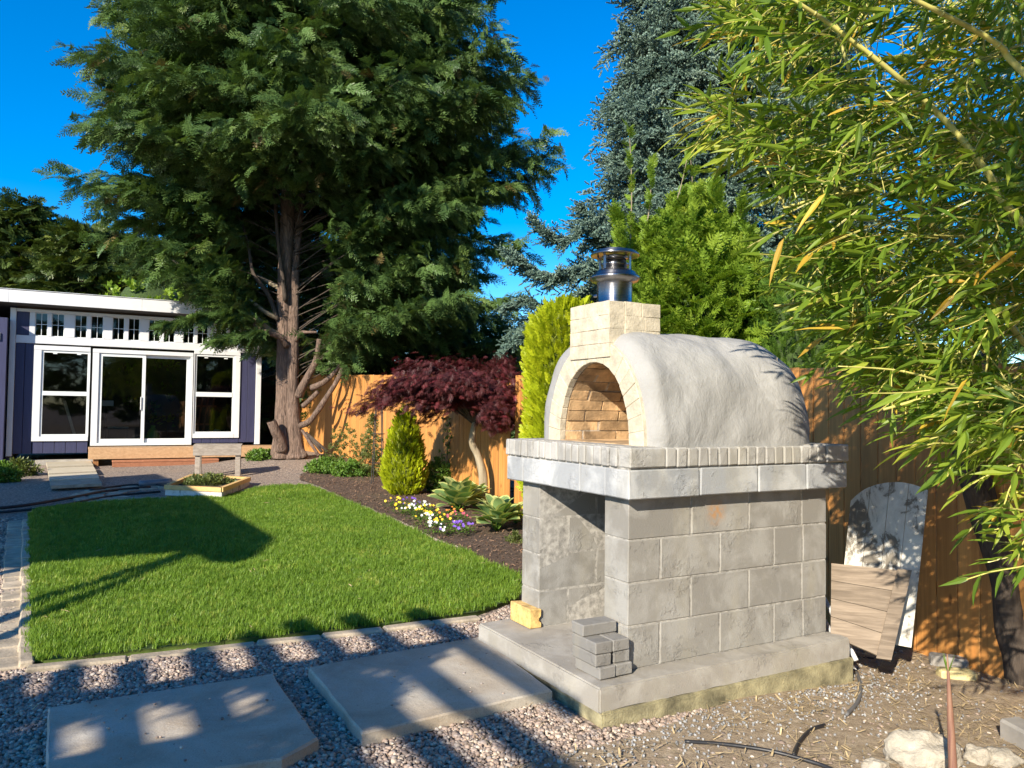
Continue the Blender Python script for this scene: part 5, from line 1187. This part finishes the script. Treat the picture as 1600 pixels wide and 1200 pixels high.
# ------------------------------------------------------------ red maple
MBs = G(755, 787)
mp_root = empty('red_maple', MBs, 'small weeping red maple with umbrella crown in front of the fence', 'tree'); ym = MBs.y
def mp_(u, v, dy=0): return D(u, v, ym+dy)
mt = MB(); P = smooth_path([MBs-Vector((0, 0, .05)), mp_(755, 745), mp_(748, 715), mp_(738, 690), mp_(742, 660)], 6); mt.tube(P, list(np.linspace(.065, .045, len(P))), 12, .2, 6); mt.build('trunk', m_barkpale, mp_root, True, True)
mb = MB(); rr = random.Random(9)
CC = mp_(728, 627); A, B, C = [], [], []
for i in range(46):
    th = i*2.4; R_ = rr.uniform(.45, 1.2); zt = rr.uniform(-.05, .80)*(1.25-R_*.5); e = CC+Vector((cos(th)*R_*(1.0 if cos(th) > 0 else 1.12), sin(th)*R_*.85, zt-.10)); st = mp_(742, 664)
    mid = st.lerp(e, .5)+Vector((0, 0, .22)); P = smooth_path([st, st.lerp(mid, .5)+Vector((0, 0, .05)), mid, e, e+(e-mid)*.35+Vector((0, 0, -.16))], 4); mb.tube(P, list(np.linspace(.018, .003, len(P))), 5, caps=False)
    for j, p in enumerate(P):
        if j < 6: continue
        for k in range(25):
            d = Vector((cos(th)*.7+rr.uniform(-.7, .7), sin(th)*.7+rr.uniform(-.7, .7), rr.uniform(-.75, .15))); A.append(tuple(p+Vector((rr.gauss(0, .11), rr.gauss(0, .11), rr.gauss(0, .055))))); B.append(tuple(euler_dir(d, rr.uniform(-.5, .5)))); C.append(rr.uniform(.06, .115))
mb.build('branches', m_darkbark, mp_root, True, True)['kind'] = 'stuff'
def mapleleaf(seed):
    r = random.Random(seed); V = []; F = []
    for c in range(3):
        o_ = Vector((c*.30, r.uniform(-.2, .2), r.uniform(-.1, .05)))
        for i in range(7):
            a = radians(-75+25*i+r.uniform(-6, 6)); L = 1.0-.35*abs(i-3)/3; d = Vector((cos(a), sin(a), -.45-.2*r.random())).normalized()*L*.8; s_ = Vector((-sin(a), cos(a), 0))*.034; b = len(V)
            V += [o_, o_+d*.5+s_, o_+d, o_+d*.5-s_]; F.append((b, b+1, b+2, b+3))
    return proto('maple_leaf', V, F, l_maple)
gn_scatter('crown', A, B, C, [mapleleaf(i) for i in range(4)], None, mp_root)
bough_pts = []

# ------------------------------------------------------------ hostas: each large leaf a part
def hosta(u, v, n, R_, label, lime=False, seed=1):
    r = random.Random(seed); b = G(u, v); root = empty('hosta', b, label, 'hosta', 0, 'hostas in the flower bed')
    V = []; F = []; mi = []; NL, NW = 8, 6
    for i in range(NL+1):
        t = i/NL; w = .35*sin(pi*min(1, t*.93+.04))**.66*(1-.20*t) if i < NL else 0
        for k in range(NW+1):
            s_ = k/NW*2-1; V.append((t, s_*w, .22*t-.38*t*t+.10*abs(s_)*w*2+.012*cos(s_*14)))
    for i in range(NL):
        for k in range(NW):
            a = i*(NW+1)+k; F.append((a, a+1, a+NW+2, a+NW+1)); mi.append(1 if k in (0, NW-1) or i == NL-1 else 0)
    me = bpy.data.meshes.new('leaf'); me.from_pydata(V, [], F); me.materials.append(l_hostay if lime else l_hostad); me.materials.append(l_hostay); me.polygons.foreach_set('material_index', mi); me.polygons.foreach_set('use_smooth', [True]*len(F))
    for i in range(n):
        ring_ = i/n; th = i*2.399+r.uniform(-.3, .3); el = 1.15-.95*ring_+r.uniform(-.15, .15); L = R_*(.70+.22*ring_)*r.uniform(.85, 1.1); o = bpy.data.objects.new('leaf', me); link(o, root)
        p = Vector((cos(th)*R_*.10*(1+2*ring_), sin(th)*R_*.10*(1+2*ring_), R_*(.62-.42*ring_)))
        e = euler_dir(Vector((cos(th)*cos(el), sin(th)*cos(el), sin(el))), r.uniform(-.35, .35)); o.location = p; o.rotation_euler = e; o.scale = (L, L*1.15, L)
        st = mesh('stem', *(lambda q: (q.V, q.F))(MB().tube([Vector((0, 0, -.01)), p*.6, p], .006, 5)), l_green, root)
hosta(716, 800, 30, .38, 'broad hosta with cream-edged leaves left of the maple trunk', seed=1)
hosta(742, 792, 14, .30, 'hosta half hidden behind the maple trunk', seed=4)
hosta(776, 829, 30, .34, 'cream-edged hosta right of the maple trunk near the oven', seed=2)
hosta(806, 818, 12, .24, 'small yellow-green hosta tucked against the oven block wall', True, seed=3)

# ------------------------------------------------------------ pansies
def pansy(u, v, col, label, seed, R_=.13, nf=9):
    r = random.Random(seed); b = G(u, v); root = empty('pansy_plant', b, label, 'pansy', 0, 'pansies along the lawn edge'); mbf = MB()
    for i in range(130):
        th = r.uniform(0, 2*pi); rr = R_*sqrt(r.random()); z = R_*.9*(1-(rr/R_)**2*.7)*r.uniform(.2, 1); d = Vector((cos(th), sin(th), r.uniform(0, .8))).normalized()*.035; s_ = Vector((-sin(th), cos(th), 0))*.010; p = Vector((cos(th)*rr, sin(th)*rr, z)); mbf.add([p, p+d*.5+s_, p+d, p+d*.5-s_], [(0, 1, 2, 3)])
    mbf.build('leaves', l_green, root)['kind'] = 'stuff'
    V0 = []; F0 = []
    for k in range(5):
        a = 2*pi*k/5; V0 += [(0, 0, 0), (cos(a-.55)*.014, sin(a-.55)*.014, .001), (cos(a-.3)*.021, sin(a-.3)*.021, .004), (cos(a+.3)*.021, sin(a+.3)*.021, .004), (cos(a+.55)*.014, sin(a+.55)*.014, .001)]; F0.append(tuple(range(5*k, 5*k+5)))
    me = bpy.data.meshes.new('flower'); me.from_pydata(V0, [], F0); me.materials.append(m_petal[col])
    for i in range(nf):
        th = r.uniform(0, 2*pi); rr = R_*sqrt(r.random()); o = bpy.data.objects.new('flower', me); link(o, root); o.location = (cos(th)*rr, sin(th)*rr-.02, R_*(1.0-.5*(rr/R_)**2)+.01); o.rotation_euler = (r.uniform(.5, 1.3), r.uniform(-.4, .4), r.uniform(-.5, .5)); k = r.uniform(.6, 1.0); o.scale = (k, k, k)
pans = [(617,795,'yellow','yellow pansies at the far end of the row'), (627,804,'yellow','orange-yellow pansies second from the far end'), (640,796,'violet','purple-flecked pansies behind the yellow ones'), (642,808,'white','white pansies near the far end of the row'), (655,800,'white','white pansies in the back row below the golden cone'), (655,816,'yellow','yellow pansies in the middle of the row by the lawn'), (668,808,'yellow','yellow pansies behind the middle of the row'), (667,824,'white','pale pansies at the lawn edge'), (680,816,'yellow','large yellow pansies left of the hosta'), (690,828,'yellow','bright yellow pansies beside the violet ones'), (706,812,'orange','orange pansies right below the broad hosta'), (715,820,'pink','pink pansies below the broad hosta'), (710,838,'violet','violet pansies nearest the camera'), (722,834,'violet','violet pansies at the near right end of the row'), (676,838,'white','small white pansies at the lawn edge near the violet ones')]
for i, (u, v, c, lab) in enumerate(pans): pansy(u, v, c, lab, i, .155, 9)
# low plants
def lowplant(name, u, v, R_, H_, n, protos, sc, label, seed, cat='plant', rnd=.7): 
    return shrub(name, G(u, v), [(0, R_*.6), (H_*.4, R_), (H_*.8, R_*.7), (H_, R_*.2)], n, protos, sc, label, cat, None, .7, seed, False, None, R_*.4, rnd)
l_olive = leafmat('olive_leaf', (.06, .09, .02), (.16, .19, .05), None, .3); olp = [leafcl(60+i, l_olive, 12, .5, .10) for i in range(2)]
lowplant('low_shrub', 510, 738, .45, .30, 260, darkp, .12, 'low green shrub at the foot of the orange fence near the trunk', 31)
lowplant('low_shrub', 548, 744, .40, .30, 220, darkp, .12, 'low dark green shrub left of the iron obelisk', 32)
lowplant('young_shrub', 540, 735, .45, .95, 200, olp, .10, 'thin olive young shrub against the orange fence left of the obelisk', 33)
lowplant('climber', 580, 745, .22, 1.2, 240, olp, .10, 'thin climbing plant growing up the iron obelisk', 34)
lowplant('dark_shrub', 683, 768, .25, .55, 260, darkp, .10, 'dark blue-green leafy shrub right of the golden cone', 35)
lowplant('weed_clump', 30, 742, .35, .30, 160, olp, .13, 'bright green weeds by the studio foundation', 36)
lowplant('weed_clump', 6, 752, .30, .35, 160, darkp, .13, 'dark green weeds at the left edge of the picture', 37)
lowplant('leafy_plant', 408, 717, .35, .22, 140, darkp, .15, 'low leafy green plant between the deck and the trunk', 38)
lowplant('sprig', 805, 848, .10, .12, 60, olp, .06, 'small yellow-green sprig beside the oven block wall', 39)
pl = lowplant('planter_flowers', 325, 766, .42, .16, 260, olp, .10, 'mixed green and violet flowers growing in the wooden planter', 40); pl.location.z += .10
for o in pl.children: o.location.z += 0
# vines on the right part of the orange fence
for k, (u, v0, v1, lab) in enumerate([(700, 780, 660, 'thin dark climber on the fence behind the golden cone'), (690, 770, 690, 'short thin climber on the fence beside the dark shrub')]):
    b = G(u, v0); b.y += 1.0; root = empty('climbing_vine', b, lab, 'vine'); r = random.Random(k); top = D(u, v1, b.y); P = [b+(top-b)*t+Vector((.06*sin(9*t+k), .0, 0)) for t in np.linspace(0, 1, 9)]
    MB().tube(P, .008, 5).build('stem', m_darkbark, root, True, True); A = []; B = []; C = []
    for p in P:
        for q in range(6): A.append(tuple(p+Vector((r.uniform(-.12, .12), r.uniform(-.05, .05), r.uniform(-.1, .1))))); B.append((r.uniform(-1, 1), r.uniform(-1, 1), r.uniform(0, 6))); C.append(.08)
    gn_scatter('leaves', A, B, C, darkp, None, root)
# iron obelisk
ob = G(590, 755); obr = empty('iron_obelisk', ob, 'dark iron rod trellis in front of the orange fence left of the golden cone', 'trellis'); hO = D(580, 632, ob.y).z-ob.z
for k in range(4): a = pi/4+k*pi/2; MB().tube([Vector((cos(a)*.13, sin(a)*.13, 0)), Vector((cos(a)*.07, sin(a)*.07, hO))], .009, 6).build('rod', m_darkiron, obr)
for z, q in ((.35, .125), (.85, .11), (hO-.08, .085)):
    MB().tube([Vector((cos(a)*q, sin(a)*q, z)) for a in np.linspace(0, 2*pi, 13)], .006, 5).build('hoop', m_darkiron, obr)
po = D(782, 770, 11.2); box_o = empty('dark_post', (po.x, po.y, g(po.x, po.y)), 'dark square post standing at the fence right of the maple trunk', 'post')
box('post_shaft', -.035, .035, -.035, .035, 0, 1.5, m_darkiron, box_o); box('post_cap', -.045, .045, -.045, .045, 1.502, 1.53, m_darkiron, box_o)
# ------------------------------------------------------------ leaning dark trunk at the right
lt0 = G(1606, 1068); yl = lt0.y
ltr = empty('leaning_tree', lt0, 'dark rough leaning tree trunk in front of the shaded fence at the right', 'tree')
P = smooth_path([lt0-Vector((0, 0, .1)), D(1590, 1000, yl), D(1568, 900, yl+.02), D(1540, 800, yl+.06), D(1512, 715, yl+.12), D(1470, 655, yl+.2), D(1430, 610, yl+.3), D(1400, 560, yl+.4), D(1392, 520, yl+.5)], 6)
MB().tube(P, list(np.linspace(.105, .035, len(P))), 16, .35, 7).build('trunk', m_darkbark, ltr, True, True)
P = smooth_path([D(1545, 810, yl+.06), D(1520, 760, yl+.0), D(1500, 690, yl+.1), D(1510, 620, yl+.2), D(1545, 540, yl+.3)], 5); MB().tube(P, list(np.linspace(.06, .03, len(P))), 12, .3, 7).build('limb', m_darkbark, ltr, True, True)

# ------------------------------------------------------------ bamboo
bam = empty('bamboo', G(1700, 1150), 'tall leafy yellow-green bamboo leaning in from the right', 'bamboo')
rb = random.Random(21)
def culm(pts, r0, r1, nm='culm'):
    P = smooth_path(pts, 5); n = len(P); mb = MB(); R_ = list(np.linspace(r0, r1, n)); mb.tube(P, R_, 10)
    acc = 0
    for i in range(1, n-1):
        acc += (P[i]-P[i-1]).length
        if acc > .22: acc = 0; mb.tube([P[i]-(P[i]-P[i-1]).normalized()*.004, P[i]+(P[i+1]-P[i]).normalized()*.004], R_[i]*1.22, 10)
    mb.build(nm, m_culm, bam, True, True); return P
culms = []
roots = [(2.9, 2.3), (3.2, 2.7), (3.0, 3.1), (3.4, 3.3), (3.3, 2.0), (3.6, 2.6), (3.3, 3.7), (3.7, 3.1)]
tips = [[(1600, 350, 2.75), (1545, 272, 2.75), (1480, 192, 2.75), (1400, 118, 2.7), (1300, 40, 2.65), (1240, 0, 2.6), (1180, -40, 2.6)],
        [(1620, 260, 3.1), (1520, 265, 3.1), (1420, 285, 3.1), (1300, 305, 3.0), (1225, 325, 3.0)],
        [(1620, 560, 3.3), (1530, 430, 3.3), (1440, 330, 3.2), (1360, 200, 3.2), (1330, 120, 3.1), (1300, 20, 3.1)],
        [(1640, 420, 3.6), (1560, 300, 3.6), (1500, 150, 3.5), (1470, 0, 3.5)],
        [(1640, 150, 2.5), (1560, 70, 2.5), (1450, 10, 2.4), (1350, -40, 2.4)],
        [(1640, 650, 3.0), (1540, 590, 3.0), (1450, 620, 2.9), (1380, 640, 2.9)],
        [(1660, 480, 3.9), (1560, 460, 3.9), (1430, 455, 3.8), (1300, 470, 3.7), (1210, 478, 3.6)],
        [(1650, 820, 2.9), (1600, 720, 2.9), (1520, 690, 2.9), (1440, 700, 2.8)]]
for (rx, ry), tp in zip(roots, tips):
    q = [D(*t) for t in tp]; b = Vector((rx, ry, g(rx, ry))); mid = b.lerp(q[0], .5)+Vector((.25, 0, .15)); culms.append(culm([b, mid]+q, .016, .005))
for k in range(12):                          # upright and arching culms out past the right edge and overhead
    a = rb.uniform(0, 6.28); b = Vector((rb.uniform(2.6, 4.2), rb.uniform(1.2, 3.2), 0)); b.z = g(b.x, b.y); e = b+Vector((-rb.uniform(.5, 1.9), rb.uniform(-.6, .3), rb.uniform(3.0, 4.2))); culms.append(culm([b, b+Vector((.0, 0, 1.4)), b.lerp(e, .75)+Vector((.3, 0, .35)), e], .017, .004))
for k in range(26):                          # thin side branches among the leaves
    u, v, y_ = rb.uniform(1330, 1600), rb.uniform(0, 640), rb.uniform(2.8, 4.0); a = rb.uniform(-.5, .7); L = rb.uniform(120, 260)
    if u-L*cos(a) < 1180+v*.15: L *= .4
    culms.append(culm([D(u, v, y_), D(u-L*.5*cos(a), v-L*.5*sin(a)-8, y_-.05), D(u-L*cos(a), v-L*sin(a)+6, y_-.1)], .0055, .002, 'side_branch'))
# density of leaves over the view, as a region of real space: (polygon in the view, depth range, count)
def leaf(L, w, m, nm='leaf'):
    V = [(0, 0, 0), (.12*L, w*.7, .004), (.35*L, w, .0), (.7*L, w*.55, -.04*L), (L, 0, -.12*L), (.7*L, -w*.55, -.04*L), (.35*L, -w, .0), (.12*L, -w*.7, .004), (.35*L, 0, -w*.35), (.7*L, 0, -.04*L-w*.2)]
    F = [(0, 1, 2, 8), (0, 8, 6, 7), (2, 3, 9, 8), (8, 9, 5, 6), (3, 4, 9), (9, 4, 5)]
    return proto(nm, V, F, m)
def twig(seed, m, n=8, L=.122, w=.0108):
    r = random.Random(seed); V = []; F = []; mi = []; lf = leaf(1, w/L, m); lv = [v.co.copy() for v in lf.vertices]; lfF = [list(p.vertices) for p in lf.polygons]
    ax = lambda t: Vector((.26*t, .015*sin(5*t+seed), -.035*t*t))
    for i in range(n):
        t = (i+.6)/n; s_ = 1 if i % 2 else -1; ln = L*r.uniform(.6, 1.15); a = radians(r.uniform(18, 50))*s_*(0.2 if i == n-1 else 1)
        M = Matrix.Translation(ax(t)) @ Matrix.Rotation(a, 4, 'Z') @ Matrix.Rotation(r.uniform(-.2, .55), 4, 'Y') @ Matrix.Rotation(r.uniform(-1.0, 1.0), 4, 'X') @ Matrix.Scale(ln, 4); b = len(V); V += [M @ v for v in lv]; F += [[q+b for q in f] for f in lfF]; mi += [0]*len(lfF)
    for i in range(4):
        p, q = ax(i/4), ax((i+1)/4); b = len(V); h = .0024; V += [p+Vector((0, h, 0)), p-Vector((0, h, 0)), q-Vector((0, h, 0)), q+Vector((0, h, 0)), p+Vector((0, 0, h)), p-Vector((0, 0, h)), q-Vector((0, 0, h)), q+Vector((0, 0, h))]; F += [[b, b+1, b+2, b+3], [b+4, b+5, b+6, b+7]]; mi += [1, 1]
    me = proto('bamboo_twig', V, F, m); me.materials.append(m_culm); me.polygons.foreach_set('material_index', mi); return me
tw = [twig(i, l_bamboo, 9) for i in range(6)]+[twig(9, l_bamboodry, 4, .12)]
regs = [([(1330,-60),(1700,-60),(1700,480),(1560,540),(1440,500),(1350,430),(1290,330),(1300,200),(1270,60)], (2.7, 4.4), 900),
        ([(1150,-60),(1420,-60),(1340,60),(1250,110),(1170,60)], (2.7, 3.8), 95),
        ([(1130,150),(1210,140),(1330,190),(1320,300),(1240,260),(1150,210)], (2.9, 3.6), 60),
        ([(1260,330),(1360,360),(1400,480),(1330,500),(1270,440)], (3.0, 3.8), 55),
        ([(1310,470),(1420,470),(1520,590),(1420,605),(1350,575)], (3.0, 3.9), 75),
        ([(1380,545),(1470,520),(1560,560),(1680,560),(1680,700),(1560,680),(1490,640),(1400,590)], (2.9, 3.9), 110),
        ([(1480,600),(1660,600),(1660,720),(1600,720),(1500,690)], (2.6, 3.6), 60),
        ([(1570,720),(1690,700),(1690,900),(1610,870)], (2.6, 3.2), 26)]
A, B, C, I = [], [], [], []; tws = MB()
cpts = [p for c in culms for p in c]
carr = np.array([tuple(p) for p in cpts])
holes = [(1385, 60, 46), (1430, 30, 40), (1520, 150, 22), (1590, 180, 22), (1345, 150, 22), (1500, 505, 30), (1590, 320, 20)]
def add_twig(p, left=.8, sc=1.0, stem=True):
    d = Vector((-left+rb.uniform(-.6, .7), rb.uniform(-.6, .5), rb.uniform(-.55, .35))); A.append(tuple(p)); B.append(tuple(euler_dir(d, rb.uniform(-.7, .7)))); C.append(sc*rb.uniform(.75, 1.2)); I.append(6 if rb.random() < .08 else rb.randrange(6))
    if stem and rb.random() < .5:
        j = int(((carr-np.array(tuple(p)))**2).sum(1).argmin()); c = cpts[j]
        if .05 < (c-p).length < .9: tws.tube([c, c.lerp(p, .5)+Vector((0, 0, .05)), p], [.0035, .0025, .0018], 4, caps=False)
for poly, (d0, d1), n in regs:
    xs = [p[0] for p in poly]; ys = [p[1] for p in poly]; k = 0
    while k < n:
        u, v = rb.uniform(min(xs), max(xs)), rb.uniform(min(ys), max(ys))
        if not bool(inpoly(u, v, poly)): continue
        if any((u-a)**2+(v-b)**2 < (c*1.2)**2 for a, b, c in holes): k += .3; continue
        k += 1; y_ = rb.uniform(d0, d1); p = D(u, v, y_); add_twig(p, .8, 1.0)
for i in range(2100):                        # extra canopy overhead and past the right edge, added to shade the fence
    p = Vector((rb.uniform(.75, 3.6), rb.uniform(.3, 2.3), rb.uniform(1.9, 4.0)))
    if abs(p.x)-.45 < .70*(p.y+.3) and p.z-CAMZ < (p.y+.3)*.56+.45: continue
    add_twig(p, .3, 1.1, False)
for i in range(500):
    p = Vector((rb.uniform(2.2, 4.2), rb.uniform(2.2, 5.0), rb.uniform(.8, 3.6)))
    if (p.x-.35)/(p.y+.1) < .70: continue
    add_twig(p, .5, 1.1, False)
gn_scatter('leaves', A, B, C, tw, None, bam, 'stuff', I)
tws.build('twigs', m_culm, bam, True, True)['kind'] = 'stuff'
# the nearest leaves, each a part
lfm = [leaf(rb.uniform(.10, .15), rb.uniform(.010, .0135), l_bamboo) for _ in range(6)]; lfy = leaf(.15, .011, l_bamboodry)
cnt = 0
def near_leaf(u, v, y_, me, d=None, sc=1):
    o = bpy.data.objects.new('leaf', me); link(o, bam); o.location = D(u, v, y_)-bam.location
    o.rotation_euler = euler_dir(d or Vector((-.6+rb.uniform(-.7, .7), rb.uniform(-.5, .4), rb.uniform(-.7, .4))), rb.uniform(-1, 1)); o.scale = (sc, sc, sc); return o
for poly, (d0, d1), n in regs:
    xs = [p[0] for p in poly]; ys = [p[1] for p in poly]; q = 0
    tries = 0
    while q < 22+n*.12*.7 and tries < 3000:
        tries += 1
        u, v = rb.uniform(min(xs), max(xs)), rb.uniform(min(ys), max(ys))
        if not bool(inpoly(u, v, poly)) or u > 1600 or v < 0: continue
        # small fan of leaves from one point
        y_ = max(2.6, d0-rb.uniform(.0, .2)); base = D(u, v, y_)
        for f in range(3):
            if cnt >= 285: break
            near_leaf(u+rb.uniform(-4, 4), v+rb.uniform(-4, 4), y_, rb.choice(lfm)); cnt += 1
        q += 3
for (u, v, y_, d) in [(1590, 392, 2.2, (-.8, -.1, -.5)), (1320, 515, 2.6, (-1, 0, .08)), (1512, 592, 2.3, (-.6, -.1, -.75)), (1290, 302, 2.6, (-.6, 0, -.7)), (1225, 372, 2.6, (-.35, 0, -.9))]: near_leaf(u, v, y_, lfy, Vector(d), 1.15)

# ------------------------------------------------------------ out of the frame: guessed structures that shade the garden
def GS(u, v, h):                              # the point at height h whose shadow falls on the ground at (u, v)
    p = G(u, v); s_ = (h-p.z)/TOSUN.z; return p+TOSUN*s_
hR = 3.0
cover = empty('shade_panel', GS(200, 800, hR)*1.0, 'flat-roofed patio cover of the house outside the frame at the left', 'patio cover'); cover.location.z = 0  # unseen roof added to cast the lawn shadow, outline projected back from it
pc = [(412,852),(378,884),(342,885),(308,867),(45,888),(-300,905),(-300,742),(65,752),(225,741),(300,776),(350,812)]
R0 = [GS(u, v, hR) for u, v in pc]
V = [p-cover.location for p in R0]+[p-cover.location+Vector((0, 0, .14)) for p in R0]; n = len(R0); F = [tuple(range(n)), tuple(range(2*n-1, n-1, -1))]+[(i, n+i, n+(i+1) % n, (i+1) % n) for i in range(n)]
mesh('shade_sheet', V, F, m_white, cover)
for i in (4, 6, 8): p = R0[i]*.97+R0[0]*.03; mesh('post', *bevbox(p.x-.06-cover.location.x, p.x+.06-cover.location.x, p.y-.06-cover.location.y, p.y+.06-cover.location.y, 0, hR, .005), m_white, cover)
a_, b_ = GS(306, 868, 2.9), GS(-120, 1010, .9); MB().tube([a_, b_], .06, 8).build('shadow_pole', m_white, cover, True, True)  # poles added to follow the thin shadow lines across the lawn
a_, b_ = GS(306, 872, 2.85), GS(-120, 1050, .7); MB().tube([a_, b_], .045, 8).build('shadow_pole', m_white, cover, True, True)
# pergola behind and beside the camera
hP = 2.45; perg = empty('pergola', (0, -2, 0), 'timber pergola over the paved corner behind the camera', 'pergola')
def pbeam(nm, p, d, L, w, h, zc):
    d = d.normalized(); s_ = Vector((-d.y, d.x, 0)); q = p-perg.location; V = []
    for z in (zc-h/2, zc+h/2):
        for a, b in ((0, -1), (L, -1), (L, 1), (0, 1)): V.append((q.x+d.x*a+s_.x*b*w/2, q.y+d.y*a+s_.y*b*w/2, z))
    mesh(nm, V, BOXF, m_fencedk, perg)
ends = [(20, 1060), (108, 1045), (205, 1036), (312, 1016), (395, 995), (475, 976), (560, 968), (655, 960)]
for i, (u, v) in enumerate(ends):
    p = GS(u, v, hP); pbeam('rafter', p, -BX, [4.2, 4.2, 4.2, 4.2, 4.2, 3.2, 2.6, 1.9, 1.3][i], .05, .09, hP)
for (u0, v0, u1, v1, h) in [(-60, 1120, 690, 1007, .20), (-60, 1230, 600, 1120, .12)]:
    p0, p1 = GS(u0, v0, hP-.16), GS(u1, v1, hP-.16); pbeam('beam', p0, p1-p0, (p1-p0).length, .05, h, hP-.12-h/2)
# unseen leaf clusters added over the pergola, placed to shape the paver shade
litp = [(285,1143,52),(400,1108,34),(412,1154,20),(150,1182,62),(470,1172,28),(648,1059,14),(685,1088,34),(760,1072,60),(820,1090,60),(590,1185,30),(540,1190,30),(330,1195,25),(30,1140,25)]
vp = []
for i in range(4200):
    u, v = rb.uniform(-40, 800), rb.uniform(1000, 1260)
    lo = 1092-.145*(u-100) if u > 0 else 1092
    if v < lo or (u > 690 and v > 1035): continue
    if u > 560 and v > 1168-.95*(u-560): continue
    if any(((u-a)/c)**2+((v-b)/(c*.62))**2 < 2.3 for a, b, c in litp): continue
    vp.append(GS(u, v, hP+rb.uniform(.05, .22)))
root = empty('shade_leaves', (0, -2, 0), 'leafy climber covering parts of the pergola behind the camera', 'vine')
gn_scatter('leaves', [tuple(p) for p in vp], [(rb.uniform(-3, 3), rb.uniform(-3, 3), rb.uniform(0, 6)) for _ in vp], [rb.uniform(.09, .16) for _ in vp], darkp, None, root)
# tall conifers and a hedge behind the camera, seen only in reflections
bk = ['dark conifer far behind the camera to the right', 'dark conifer behind the camera, second of four', 'dark conifer behind the camera, third of four', 'dark conifer behind the camera above the house side']
for i, (x, y) in enumerate([(9, -14), (14, -10), (19, -5), (15, -17)]):
    conifer('conifer_tree', (x, y, 0), 11, (lambda z, az: 3.2*min(1, (1.02-z/11)*1.8)), 60, hedgep, .9, bk[i], 'conifers behind the camera', z0=.05, up=.4, trunk_r=.2, seed=70+i, dens=.8, inner=.35, step=.5, barkm=m_darkbark)
